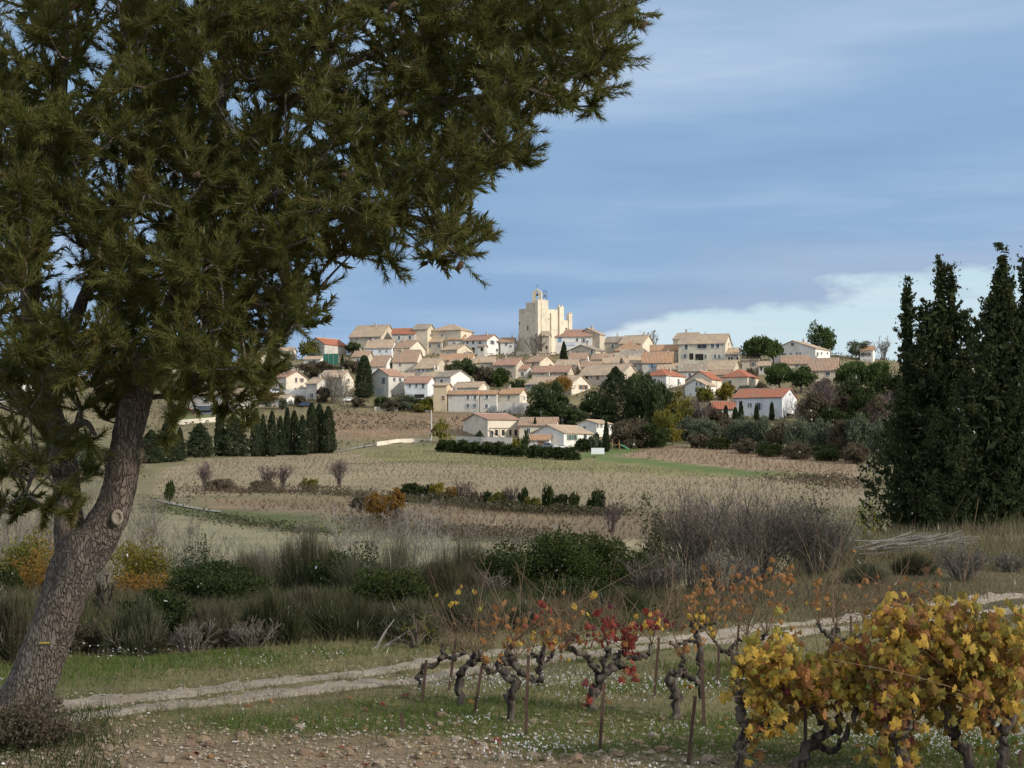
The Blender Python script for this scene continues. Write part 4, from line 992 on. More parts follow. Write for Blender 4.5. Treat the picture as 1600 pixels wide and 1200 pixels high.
def broom(label, px, top, base, hw, Y=None, nbl=2600, mat='broom', name='broom_shrub', group=None, w=.006, dead=.0):
    b0, Y = spot(px, base, Y); k = Y / F
    hgt = max((HY - top) * k - b0[2], .35); r = hw * k
    o = thing(name, label, 'shrub', tuple(b0), 0, group)
    # stems fan out from a few stools into a rounded, uneven dome
    nt_ = 16; a = rng.uniform(0, 2 * math.pi, nt_); rr = np.sqrt(rng.uniform(0, 1, nt_)) * .55
    cx_, cy_ = np.cos(a) * rr * r, np.sin(a) * rr * r * .8; hs = rng.uniform(.6, 1.08, nt_) * (1 - .35 * (rr / .55) ** 2)
    q = rng.integers(0, nt_, nbl); ph = np.abs(rng.normal(0, .62, nbl)); th_ = rng.uniform(0, 2 * math.pi, nbl); L_ = rng.uniform(.5, 1.0, nbl) ** .5
    st = np.stack([cx_[q], cy_[q], np.zeros(nbl)], 1)
    tip = st + np.stack([np.sin(ph) * np.cos(th_) * r * .62, np.sin(ph) * np.sin(th_) * r * .55, np.maximum(np.cos(ph), .12) * hgt * hs[q] * 1.12], 1) * L_[:, None]
    s0 = rng.uniform(.0, .62, nbl)[:, None]; st = st + (tip - st) * s0 + rng.normal(0, .03 * r, (nbl, 3)) * (s0 > 0); st[:, 2] = np.maximum(st[:, 2], -.05)
    t = np.array((0, .55, 1.0))
    P = st[:, None] + (tip - st)[:, None] * t[None, :, None] + rng.normal(0, .03 * hgt, (nbl, 3, 3)) * (t * (1 - t) * 4)[None, :, None]
    g = Geo(); ribbons(g, P, np.full((nbl, 3), max(w, .42 * k)) * np.array((1, .85, .25))[None]); g.build('foliage', LM[mat], o)
    S = branchy((0, 0, -.1), hgt * .75, r * .9, 16, 1, 4, .014)
    g = Geo(); [tubes(g, P_, np.maximum(R_, .16 * k), 3) for P_, R_ in S]; g.build('stems', TWG, o); return o
# ---------------------------------------------------------------- trees of the village and the valley
tree('umbrella pine with round dark crown right of the terrace house', 1184, 523, 578, 28, 'pine', 'pine_tree', ncl=26, trunkf=.34, dens=1.3)
tree('darker pine peeping out behind the umbrella pine', 1208, 528, 575, 18, 'pine', 'pine_tree', trunkf=.3)
tree('tall loose pine standing behind the big pale gabled house', 1283, 503, 552, 24, 'pine', 'pine_tree', Y=622, ncl=30, trunkf=.1, dens=.7)
tree('round green pine before the brown roofs, leftmost of three', 1217, 562, 612, 24, 'pine', 'pine_tree', dens=1.3)
tree('darker pine beside the round green pine', 1251, 570, 614, 24, 'pine', 'pine_tree', dens=1.2)
tree('broad green pine right of the brown-roofed house', 1330, 562, 612, 32, 'pine', 'pine_tree', dens=1.2)
tree('shaggy pine with yellowish side at the right of the village', 1368, 560, 616, 28, 'pine', 'pine_tree')
tree('blue-green cedar among the bare maroon trees', 1330, 585, 650, 22, 'oak', 'cedar_tree', trunkf=.1)
tree('pale autumn tree at the right end of the skyline', 1342, 529, 562, 22, 'olive', 'autumn_tree', dens=.45)
tree('large dark oak left of the grey row houses', 856, 594, 656, 34, 'oak', 'oak_tree', trunkf=.06, dens=1.3)
tree('tan autumn tree before the wide cream house', 876, 585, 622, 22, 'orange', 'autumn_tree', dens=.6, trunkf=.2)
cypress('dark cedar with pointed top in front of the big stone house', 962, 573, 662, 34, waist=.2, ragged=.25, name='cedar_tree', mat='cyp')
tree('wide dark cedar skirt below the pointed cedar', 935, 608, 660, 34, 'oak', 'cedar_tree', trunkf=.05, dens=1.2)
tree('tall rounded dark pine right of the pointed cedar', 1003, 580, 660, 26, 'oak', 'pine_tree', trunkf=.1, dens=1.3, ncl=30)
tree('green pine crown catching light behind the dark pines', 992, 580, 640, 18, 'pine', 'pine_tree', trunkf=.2)
tree('dark oak at the right edge of the dark pines', 1030, 592, 668, 24, 'oak', 'oak_tree', trunkf=.08, dens=1.2)
tree('yellow-green tree beside the dark pines', 1060, 610, 668, 22, 'ygreen', 'autumn_tree', trunkf=.1, dens=.8)
tree('yellow shrub in the garden of the small white gabled house', 1100, 598, 628, 14, 'ygreen', 'yellow_shrub', 'shrub', trunkf=.08)
tree('bright yellow shrub beside the thin dark pole', 1133, 598, 626, 16, 'yellow', 'yellow_shrub', 'shrub', trunkf=.08)
tree('small yellow tree at the foot of the olive bank', 1050, 668, 696, 20, 'yellow', 'autumn_tree', trunkf=.2, dens=.8)
bush_bare('maroon bare tree left of the low dark red annex', 1095, 618, 668, 24, TWP, nst=16, kids=6, name='bare_tree', cat='tree')
bush_bare('wide bare maroon tree right of the white two-storey house', 1282, 592, 655, 34, TWP, nst=22, kids=6, name='bare_tree', cat='tree')
bush_bare('bare maroon tree nearest the big dark cypresses', 1385, 606, 660, 26, TWP, nst=18, kids=6, name='bare_tree', cat='tree')
bush_bare('leafless tree before the lit gable of the white house', 1245, 624, 655, 12, TWG, nst=10, kids=5, name='bare_tree', cat='tree')
bush_bare('leafless skyline tree behind the tan roofs', 1017, 518, 545, 13, TWG, Y=612, nst=12, kids=6, name='bare_tree', cat='tree')
bush_bare('leafless tree at the far right of the skyline', 1380, 527, 562, 18, TWG, Y=600, nst=12, kids=6, name='bare_tree', cat='tree')
bush_bare('grey bare tree at the foot of the church tower', 836, 520, 554, 14, TWG, Y=590, nst=14, kids=6, name='bare_tree', cat='tree')
cypress('tall cypress against the balcony of the white house', 881, 534, 558, 7, Y=560)
cypress('tall round-shouldered cypress in the middle of the left village', 569, 556, 622, 15, waist=.5, ragged=.06, cone=.45)
for q, (px, top) in enumerate(((1109, 630), (1134, 634), (1149, 637), (1158, 629), (1182, 633), (1206, 629))):
    cypress('clipped cypress before the white two-storey house, %s from the left' % ORD[q], px, top, 656, 4.2 if q != 2 else 5, Y=hit(px, 657), ragged=.03, cone=.5, group='clipped cypresses by the white house')
cypress('slim cypress before the pale bungalow', 947, 655, 706, 6, ragged=.08)
cypress('small dark cypress beside the pergola', 836, 653, 684, 4, ragged=.06)
cypress('small cypress left of the white terraced house', 624, 585, 612, 4)
cypress('thin cypress behind the bungalow roof', 877, 650, 680, 3)
cypress('small cypress on the terrace below the green screen', 535, 556, 580, 4)
bush_bare('grey-pink bare tree left of the round cypress', 522, 578, 630, 26, TWG, nst=18, kids=6, name='bare_tree', cat='tree')
bush_bare('slender pale bare tree before the cream house', 536, 588, 632, 16, TWW, nst=10, kids=6, name='bare_tree', cat='tree')
tree('dark maroon bush under the bare trees', 505, 602, 628, 14, 'brush', 'garden_bush', 'shrub', trunkf=.02)
tree('dark evergreen beside the stone hall', 552, 533, 556, 15, 'oak', 'evergreen_tree', trunkf=.15)
tree('dark garden trees clump left of the pink-roofed house', 722, 556, 600, 28, 'oak', 'garden_tree', trunkf=.08, dens=1.2)
tree('brown-leaved tree in the dark garden clump', 756, 570, 602, 20, 'brush', 'garden_tree', trunkf=.1, dens=1.1)
tree('green tree at the right of the dark garden clump', 782, 574, 604, 18, 'green', 'garden_tree', trunkf=.08)
tree('dark bush below the pink-roofed stone house', 808, 592, 610, 14, 'oak', 'garden_bush', 'shrub', trunkf=.03)
tree('yellow-green bush beside the ochre tower house', 664, 620, 641, 12, 'ygreen', 'garden_bush', 'shrub', trunkf=.03)
tree('grey-green bush below the white terraced house', 634, 614, 640, 22, 'olive', 'garden_bush', 'shrub', trunkf=.03)
tree('dark bush right of the round cypress', 596, 618, 638, 14, 'oak', 'garden_bush', 'shrub', trunkf=.03)
tree('brown shrubbery on the slope under the green screen', 500, 563, 588, 34, 'brush', 'slope_thicket', 'shrub', trunkf=.02, flat=.9)
tree('olive tree above the low white garage', 415, 616, 640, 13, 'olive', 'olive_tree', trunkf=.15)
tree('small olive tree right of the low white garage', 443, 622, 640, 9, 'olive', 'olive_tree', trunkf=.15)
tree('yellow-green tree on the skyline under the pine boughs', 482, 531, 556, 16, 'ygreen', 'garden_tree', trunkf=.1)
tree('grey-green bush on the terrace by the outbuilding', 495, 550, 562, 13, 'olive', 'garden_bush', 'shrub', trunkf=.03)
tree('dark bush before the grey-gabled house', 750, 672, 690, 8, 'oak', 'garden_bush', 'shrub', trunkf=.03)
tree('dark purple bush before the pergola', 818, 672, 700, 10, 'oak', 'garden_bush', 'shrub', trunkf=.03)
tree('round bright green bush by the garage', 806, 686, 702, 7, 'ygreen', 'garden_bush', 'shrub', trunkf=.03)
tree('dark rounded bush right of the bungalow', 912, 685, 706, 16, 'hedge', 'garden_bush', 'shrub', trunkf=.03)
tree('grey-green bush between bungalow and slim cypress', 928, 676, 706, 14, 'olive', 'garden_bush', 'shrub', trunkf=.03)
tree('green-trunked young tree by the street lamp', 688, 655, 692, 20, 'ygreen', 'young_tree', trunkf=.25, dens=.25)
tree('dense shadowy thicket below the cedars', 985, 655, 700, 34, 'brush', 'slope_thicket', 'shrub', trunkf=.02)
tree('brown thicket right of the play frame', 1020, 655, 700, 26, 'hedge', 'slope_thicket', 'shrub', trunkf=.02)
for q, (px, top, yb, hw, kd) in enumerate(sorted(((1272, 610, 664, 26, 'brush'), (1300, 630, 676, 26, 'hedge'), (1318, 600, 650, 24, 'brush'), (1352, 600, 660, 26, 'hedge'), (1392, 575, 640, 30, 'hedge'), (1372, 618, 680, 26, 'brush'), (1408, 630, 700, 30, 'olive'), (1345, 640, 690, 26, 'hedge'), (1430, 560, 650, 30, 'hedge'), (1290, 590, 640, 22, 'maroon'), (1380, 640, 700, 24, 'maroon')))):
    tree('thick %s shrub on the slope beside the big cypresses, %s from the white house' % ({'brush': 'brownish', 'hedge': 'dark green', 'olive': 'grey-green', 'maroon': 'maroon'}[kd], ORD[q]), px, top, yb, hw, kd, 'slope_shrub', 'shrub', trunkf=.02, group='shrubs on the wooded slope')
for q, (px, top, yb, hw, kd) in enumerate(sorted(((1165, 600, 622, 16, 'olive'), (1192, 596, 622, 14, 'brush'), (1085, 640, 664, 22, 'maroon'), (1120, 636, 660, 16, 'brush'), (1172, 575, 596, 12, 'brush'), (1040, 640, 690, 22, 'ygreen'), (1004, 660, 696, 22, 'hedge'), (970, 665, 700, 18, 'brush'), (900, 640, 664, 24, 'oak'), (880, 628, 660, 24, 'oak'), (846, 640, 664, 20, 'hedge'), (660, 628, 644, 16, 'ygreen'), (612, 622, 642, 18, 'brush'), (470, 615, 634, 12, 'brush'), (560, 620, 636, 14, 'brush'), (440, 565, 585, 20, 'hedge'), (412, 572, 596, 22, 'brush'), (545, 560, 584, 18, 'brush'), (535, 575, 592, 12, 'hedge'), (720, 690, 700, 12, 'brush')))):
    tree('small %s garden bush among the houses, %s of the scattered ones from the left' % ({'brush': 'brownish', 'hedge': 'dark green', 'olive': 'grey-green', 'maroon': 'maroon', 'ygreen': 'yellow-green', 'oak': 'blackish'}[kd], ORD[q]), px, top, yb, hw, kd, 'garden_bush', 'shrub', trunkf=.02, group='scattered garden bushes')
# clipped hedge before the bungalow
hb = [(692, 705, 11), (708, 706, 10), (724, 707, 12), (741, 708, 11), (760, 709, 13), (778, 710, 12), (797, 712, 13), (815, 713, 12), (834, 715, 12), (853, 716, 13), (873, 717, 12), (894, 718, 14)]
for q, (px, yb, hw) in enumerate(hb):
    tree('dark green hedge bush before the bungalow, %s from the left' % ORD[q], px, yb - 18 - (q % 3), yb + 1, hw + 3, 'hedge', 'hedge_bush', 'shrub', trunkf=.01, group='hedge bushes along the field edge', ncl=14)
# olive bank on the right
k = 0
for px, top, yb, hw in ((1075, 650, 692, 22), (1102, 652, 696, 24), (1130, 650, 694, 25), (1160, 651, 704, 26), (1190, 652, 706, 26), (1220, 654, 710, 26), (1250, 653, 712, 27), (1282, 655, 716, 27), (1314, 652, 718, 27), (1345, 648, 720, 28), (1378, 652, 724, 28)):
    tree('grey-green olive bush on the bank below the white house, %s from the left' % ORD[k], px, top, yb, hw, 'olive' if k % 3 != 2 else 'brush', 'olive_bush', 'shrub', trunkf=.02, group='olive bushes on the bank', dens=.9, Y=hit(px, yb) + 6); k += 1
k = 0
for px, top, yb, hw in ((1090, 676, 700, 20), (1125, 680, 702, 22), (1165, 684, 709, 22), (1205, 688, 714, 24), (1245, 690, 717, 24), (1290, 692, 720, 26), (1335, 690, 724, 26)):
    tree('dark undergrowth bush at the foot of the olive bank, %s from the left' % ORD[k], px, top, yb, hw, 'hedge' if k % 2 else 'brush', 'undergrowth_bush', 'shrub', trunkf=.02, group='undergrowth along the olive bank'); k += 1
# cypress windbreak on the left
row = [(343, 636, 713, 7), (400, 634, 712, 8), (411, 646, 712, 6), (425, 640, 712, 7), (438, 648, 711, 8), (449, 634, 711, 6), (460, 637, 710, 9), (473, 645, 710, 8), (487, 632, 709, 9), (499, 628, 708, 10), (513, 630, 707, 11)]
for q, (px, top, yb, hw) in enumerate(row):
    cypress('dark cypress in the windbreak at the field edge, %s from the left' % ORD[q], px, top + rnd.uniform(-4, 5), yb + rnd.uniform(-1, 2), hw * rnd.uniform(1.1, 1.4), ragged=.10, cone=.55, group='windbreak cypresses')
for q, (px, top, yb, hw, lab) in enumerate(((312, 662, 714, 22, 'bushy conifer left of the windbreak cypresses'), (366, 648, 713, 24, 'broad conifer between the first two windbreak cypresses'), (262, 656, 722, 20, 'conifer close beside the pine trunk'), (236, 672, 724, 20, 'low conifer glimpsed right of the pine trunk'), (281, 668, 720, 9, 'narrow young conifer near the pine trunk'))):
    cypress(lab, px, top, yb, hw, ragged=.22, name='conifer_tree', cone=.7)
for q, (px, top, yb, hw) in enumerate(((190, 690, 735, 40), (120, 690, 740, 40), (40, 690, 745, 50), (-40, 680, 745, 50))):
    tree('grey-green thicket in the valley behind the pine, %s from the right' % ORD[q], px, top, yb, hw, 'olive' if q % 2 else 'brush', 'valley_thicket', 'shrub', trunkf=.02)
# hedgerow between the fields
hr = [(646, 753, 778, 22, 'hedge', 'dark green bush at the left end of the field hedgerow'), (668, 756, 780, 12, 'hedge', 'small dark bush beside the yellow hedgerow bush'),
      (684, 752, 782, 16, 'yellow', 'golden bush in the field hedgerow'), (706, 755, 784, 14, 'orange', 'rusty bush in the field hedgerow'), (745, 768, 790, 16, 'brush', 'brown low bush in the field hedgerow'),
      (780, 762, 794, 16, 'ygreen', 'yellow-green bush in the middle of the hedgerow'), (762, 768, 792, 14, 'hedge', 'dark bush left of the yellow-green hedgerow bush'), (818, 758, 796, 9, 'hedge', 'narrow ivy-clad stump in the hedgerow'),
      (833, 772, 798, 14, 'ygreen', 'mottled bush beside the ivy-clad stump'), (856, 750, 796, 9, 'green', 'tall ivy-clad trunk in the hedgerow'), (876, 772, 799, 14, 'hedge', 'low dark bush right of the ivy-clad trunk'), (896, 765, 800, 10, 'green', 'ivy-covered bush near the right end of the hedgerow'),
      (930, 766, 800, 18, 'hedge', 'rounded dark bush at the right end of the hedgerow'), (485, 743, 768, 14, 'ygreen', 'yellow-green bush at the near edge of the stubble field'), (410, 750, 768, 22, 'brush', 'brown bush under the bare field trees'), (345, 748, 766, 26, 'brush', 'brown scrub near the pine trunk at the field edge'),
      (590, 768, 812, 22, 'orange', 'orange autumn bush in the valley thicket'), (618, 762, 812, 20, 'orange', 'taller orange autumn bush right of its twin'), (562, 772, 800, 16, 'brush', 'dry bush left of the orange autumn bushes'), (265, 750, 785, 8, 'hedge', 'narrow ivy-clad post beside the valley path')]
for px, top, yb, hw, kd, lab in hr: tree(lab, px, top, yb, hw, kd, 'hedgerow_bush', 'shrub', trunkf=.03, dens=.8 if kd in ('orange', 'yellow') else 1)
for px, top, yb, hw, lab in ((440, 722, 765, 15, 'dark leafless tree at the edge of the stubble field'), (418, 728, 766, 14, 'thin leafless tree left of the dark leafless field tree'), (530, 712, 762, 13, 'purple leafless tree alone by the stubble field'),
                             (322, 722, 764, 16, 'leafless tree near the pine trunk at the field edge'), (725, 748, 785, 22, 'wide leafless bush above the rusty hedgerow bush'), (955, 776, 832, 28, 'purple-grey leafless bush below the hedgerow end'), (800, 758, 795, 12, 'leafless bush between hedgerow bushes')):
    bush_bare(lab, px, top, yb, hw, TWP, nst=18, levels=2, kids=6, name='bare_tree', cat='tree')
k = 0
for px, top, yb, hw, Yv in ((300, 800, 890, 34, 80), (350, 812, 890, 34, 86), (405, 800, 880, 32, 92), (455, 806, 880, 32, 96), (500, 796, 876, 34, 100), (540, 786, 880, 36, 104), (575, 782, 882, 34, 96), (606, 790, 884, 34, 92), (642, 768, 884, 36, 98), (676, 788, 884, 36, 94), (712, 800, 886, 36, 90), (752, 806, 886, 38, 88), (800, 808, 890, 38, 84), (846, 812, 890, 36, 88), (886, 806, 888, 32, 94), (925, 812, 892, 34, 84)):
    bush_bare('pale leafless tree in the valley thicket, %s from the left' % ORD[k], px, top + rnd.uniform(-8, 10), yb, hw, TWW if k in (5, 8, 9) else TWG, Y=Yv, nst=9, levels=3, kids=4, name='bare_tree', cat='tree', group='leafless trees in the valley', r0=.03 if k in (5, 8, 9) else .02); k += 1
k = 0
for px, top, yb, hw, Yv in ((-30, 770, 880, 46, 70), (30, 775, 880, 44, 64), (85, 780, 880, 40, 72), (150, 790, 885, 40, 66), (215, 790, 885, 36, 74), (258, 800, 885, 34, 70), (10, 735, 820, 40, 110), (80, 730, 820, 40, 120), (150, 745, 820, 40, 115), (225, 755, 815, 34, 120)):
    bush_bare('grey leafless thicket in the %s row behind the pine, %s from the left' % ('near' if k < 6 else 'far', ORD[k if k < 6 else k - 6]), px, top, yb, hw, TWG, Y=Yv, nst=12, levels=2, kids=6, name='bare_shrub', cat='shrub', group='leafless thickets behind the pine'); k += 1
# vine rows in the far fields: too many and too small to count
def vinerows(label_name, poly, step, row, mat, hgt, dirn, seed, prob=.8):
    xs = [hit(*p) for p in poly]; W_ = [at(p[0], p[1], y)[:2] for p, y in zip(poly, xs)]; W_ = np.array(W_)
    lo, hi_ = W_.min(0), W_.max(0); ca, sa = math.cos(dirn), math.sin(dirn)
    c0 = (lo + hi_) / 2; Rm = np.hypot(*(hi_ - lo)) / 2
    u, v = np.meshgrid(np.arange(-Rm, Rm, step), np.arange(-Rm, Rm, row)); u = u.ravel() + rng.normal(0, .3, u.size); v = v.ravel() + rng.normal(0, .12, v.size)
    x, y = c0[0] + ca * u - sa * v, c0[1] + sa * u + ca * v
    ok = inpoly(x, y, [tuple(q) for q in W_]) & (rng.random(x.size) < prob); x, y = x[ok], y[ok]
    z = T(x, y); g = Geo(); m = len(x)
    for q in range(5):
        d = unit(np.stack([rng.normal(0, .5, m), rng.normal(0, .5, m), np.ones(m)], 1))
        tris(g, np.stack([x, y, z - .03], 1), d, hgt * rng.uniform(.5, 1.3, m), .075)
    struct(g.build(label_name, mat), 'stuff')
VR = leafm('vine_twig_brown', [(.14, .085, .06), (.20, .13, .09), (.25, .17, .11)], .1)
VR2 = leafm('vine_twig_rust', [(.17, .095, .06), (.22, .14, .09), (.14, .11, .07)], .1)
vinerows('vine_rows', [(505, 645), (760, 642), (780, 676), (640, 684), (525, 690)], 1.3, 2.3, VR, 1.0, R(62), 1)
vinerows('vine_rows', [(962, 712), (1010, 700), (1100, 698), (1340, 722), (1340, 746), (1150, 731)], 1.3, 2.4, VR, 1.0, R(20), 2)
vinerows('vine_rows', [(245, 737), (330, 718), (530, 707), (700, 702), (940, 724), (1150, 746), (1350, 749), (1360, 788), (1100, 798), (950, 788), (720, 773), (560, 770), (250, 773)], 1.0, 2.7, leafm('vine_twig_straw', [(.15, .12, .08), (.20, .16, .11), (.13, .12, .065)], .1), .5, R(6), 3, .85)
vinerows('vine_rows', [(305, 782), (520, 778), (640, 792), (1000, 802), (1290, 812), (1290, 846), (1000, 842), (700, 826), (480, 800)], 1.2, 2.2, VR2, .8, R(10), 4, .75)
# low undergrowth between the houses
g = Geo(); m = 26000
yq = rng.uniform(448, 606, m); pxq = rng.uniform(-60, 1500, m); xq = (pxq - CX) / F * yq
ok = vnoise(xq * .12, yq * .12, 2) > -.15; xq, yq = xq[ok], yq[ok]
P = np.stack([xq, yq, T(xq, yq) + rng.uniform(0, 1.1, len(xq))], 1)
leaves(g, P, .8, .6); struct(g.build('undergrowth', LM['brush']), 'stuff')
g = Geo(); m = 30000
yq = 120 * (3.6 ** rng.random(m)); pxq = rng.uniform(-80, 1680, m); xq = (pxq - CX) / F * yq
pyq = HY - F * T(xq, yq) / yq
ok = vnoise(xq * .07, yq * .07, 9) > .05
for nm, c, poly in FIELDS[2:]: ok &= ~inpoly(pxq, pyq, poly)
xq, yq = xq[ok], yq[ok]
leaves(g, np.stack([xq, yq, T(xq, yq) + rng.uniform(0, .5, len(xq))], 1), yq * .0018, .5); struct(g.build('rough_grass', LM['brush']), 'stuff')

# rough growth along the hedgerow and the field margins
def margin(name, pts, spread, m, mat, size):
    P = spl(np.array([at(x, y, hit(x, y))[:2] for x, y in pts]), 12); i = rng.integers(0, len(P) - 1, m); f = rng.random((m, 1))
    xy = P[i] * (1 - f) + P[i + 1] * f + rng.normal(0, spread, (m, 2)); n_ = vnoise(xy[:, 0] * .25, xy[:, 1] * .25, 3); ok = n_ > -.45; xy = xy[ok]; n_ = n_[ok]
    z = T(xy[:, 0], xy[:, 1]) + rng.random(len(xy)) * (.4 + 1.3 * np.clip(n_ + .3, 0, 1))
    g = Geo(); leaves(g, np.column_stack([xy, z]), size, .5); struct(g.build(name, mat), 'stuff')
margin('hedgerow_undergrowth', [(600, 782), (680, 784), (760, 794), (850, 800), (950, 804)], 3.0, 5200, LM['brush'], .42)
margin('hedgerow_undergrowth', [(610, 782), (700, 786), (780, 796), (860, 801), (950, 804)], 1.8, 3000, LM['hedge'], .36)
margin('field_margin', [(300, 770), (400, 770), (480, 771), (560, 775), (620, 784)], 2.5, 3600, LM['brush'], .4)
margin('field_margin', [(1250, 745), (1300, 752), (1345, 765)], 5.0, 2600, LM['brush'], .5)
margin('field_margin', [(560, 820), (680, 832), (800, 842), (950, 850)], 3.0, 3600, LM['brush'], .35)
margin('field_margin', [(245, 795), (330, 812), (420, 826), (540, 838)], 1.6, 2400, LM['broom'], .3)

# fine grey brushwood filling the valley floor behind the scrub
m = 15000; px = rng.uniform(-120, 1010, m); Yb = 52 * (125 / 52) ** rng.random(m); xb = (px - CX) / F * Yb
ok = vnoise(xb * .16, Yb * .16, 7) > -.1; xb, Yb = xb[ok], Yb[ok]; m = len(xb)
d = unit(np.stack([rng.normal(0, .3, m), rng.normal(0, .3, m), np.ones(m)], 1)); L_ = rng.uniform(.6, 2.1, m)[:, None]; b_ = np.stack([xb, Yb, T(xb, Yb) - .05], 1)
t = np.array((0, .5, 1.0)); Pm = b_[:, None] + d[:, None] * (L_ * t)[..., None] + rng.normal(0, .06, (m, 3, 3)) * t[None, :, None]
g = Geo(); ribbons(g, Pm, np.broadcast_to(np.array((.035, .028, .012)), (m, 3))); struct(g.build('brushwood', TWG), 'stuff')
# ---------------------------------------------------------------- middle ground scrub
NEAR = [
    ('rounded broom bush with upright green stems, farthest left of the scrub', 485, 824, 985, 85, 31, 'broom'),
    ('wide broom bush in the middle of the scrub', 600, 832, 990, 110, 29, 'broom'),
    ('dense broom bush standing before the wide broom bush', 545, 915, 1010, 120, 19.2, 'broom'),
    ('olive-green broom bush right of the middle broom', 700, 862, 990, 88, 25, 'broom'),
    ('low broom bush close to the track bend', 640, 935, 1015, 80, 18.9, 'broom'),
    ('dark broom bush left of the scrub edge', 425, 915, 1010, 75, 18.7, 'broom'),
    ('tall broom bush behind the left scrub', 400, 838, 985, 70, 33, 'broom'),
    ('tall broom bush at the back of the scrub centre', 730, 832, 985, 80, 32, 'broom'),
    ('low broom bush before the juniper-like shrub', 330, 935, 1020, 70, 18.3, 'broom'),
    ('broom bush under the glossy evergreen shrubs', 800, 930, 1000, 70, 20.5, 'broom'),
    ('broom bush before the bare thicket', 960, 925, 985, 70, 22.5, 'broom'),
    ('broom bush nearest the pine trunk', 215, 930, 1015, 70, 17.8, 'broom'),
    ('broom bush left of the pine trunk', 20, 935, 1030, 70, 17.2, 'broom'),
    ('bushy broom between the juniper and the front broom', 470, 905, 1010, 70, 20.5, 'broom'),
    ('bushy broom in front of the shadowy evergreen', 735, 915, 1000, 75, 20, 'broom'),
    ('small broom bush on the right bank', 1430, 868, 925, 58, 27, 'broom'),
    ('low broom bush behind the track on the right', 1345, 900, 945, 50, 26, 'broom'),
]
for q, (lab, px, top, yb, hw, Y, kd) in enumerate(NEAR): broom(lab, px, top, yb, hw, Y=Y, nbl=3200, mat=('broom', 'broom2', 'broom', 'broom3', 'broom2')[q % 5])
def leafy(label, px, top, yb, hw, Y, kind, leaf=.045, nl=16000, ncl=34, name='evergreen_shrub', trunkf=.02, cr=.3, low=-.4):
    b0, Y = spot(px, yb, Y); k = Y / F; hgt = max((HY - top) * k - b0[2], .35); r = hw * k
    o = thing(name, label, 'shrub', tuple(b0))
    nl = int(nl * .46); leaf *= 1.34
    cz_ = hgt * .42; g, C = crown((0, 0, cz_), (r, r * .9, hgt * .6), leaf, nl, ncl, cr=cr, low=-1, aspect=.5); g.build('foliage', LM[kind], o)
    g = Geo()
    for c in C[:16]: g.tube(spl([(0, 0, -.1), (c[0] * .4, c[1] * .4, c[2] * .5), tuple(c)], 3), np.linspace(.03, .008, 7), 4)
    g.build('stems', BARK, o); return o
leafy('dark juniper-like shrub right of the pine trunk', 335, 872, 1000, 100, 25, 'hedge', .04, 20000)
leafy('low dark shrub spilling towards the track by the trunk', 250, 915, 1020, 75, 18.8, 'hedge', .04, 14000)
leafy('large glossy evergreen shrub in the centre of the scrub', 850, 826, 985, 92, 28, 'green', .05, 24000, 44)
leafy('second glossy evergreen shrub right of the large one', 945, 830, 985, 80, 29, 'green', .05, 20000, 40)
leafy('dark green shrub with round top beside the bare thicket', 1025, 775, 960, 42, 38, 'green', .055, 14000)
leafy('shadowy evergreen left of the large glossy shrub', 785, 858, 985, 58, 27, 'hedge', .045, 10000)
leafy('dark shrub mass left of the big cypresses', 1265, 752, 880, 80, 62, 'hedge', .09, 16000)
leafy('yellow-green shrub against the big cypresses', 1345, 762, 850, 34, 55, 'ygreen', .08, 7000)
leafy('low green shrub under the yellow-green shrub', 1305, 790, 870, 40, 52, 'green', .08, 8000)
leafy('rounded yellow oak behind the pine trunk', 222, 826, 940, 52, 34, 'yellow', .06, 9000, name='autumn_shrub')
leafy('golden-green oak left of the pine trunk', 40, 822, 905, 58, 36, 'ygreen', .06, 10000, name='autumn_shrub')
leafy('orange smoke bush at the left edge', 60, 850, 960, 62, 32, 'orange', .05, 8000, name='autumn_shrub')
leafy('orange undergrowth below the yellow oak', 225, 890, 950, 62, 30, 'orange', .05, 4500, name='autumn_shrub')
leafy('dark small bush at the left edge before the orange bush', 12, 880, 960, 26, 30, 'hedge', .045, 6000)
leafy('ivy-covered stump in the left valley', 318, 838, 900, 13, 55, 'hedge', .07, 3500)
leafy('dark holm oak bush between the two back brooms', 545, 838, 985, 72, 30, 'hedge', .05, 12000)
leafy('olive-green bush at the back left of the scrub', 300, 850, 960, 62, 36, 'olive', .06, 8000)
leafy('dark green bush in the middle of the front scrub', 610, 880, 1000, 72, 23.5, 'green', .04, 12000)
leafy('dark brush right of the front broom', 900, 900, 985, 70, 24.5, 'hedge', .045, 11000)
leafy('russet bush at the left foot of the scrub', 130, 985, 1060, 45, 18, 'brush', .04, 5000)
leafy('low dark brush at the foot of the pine', 50, 1128, 1190, 110, 11.9, 'brush', .028, 9000, cr=.32)
leafy('sparse yellow-leaved sapling before the broom', 650, 945, 1025, 45, 18.2, 'ygreen', .03, 420, name='sapling')
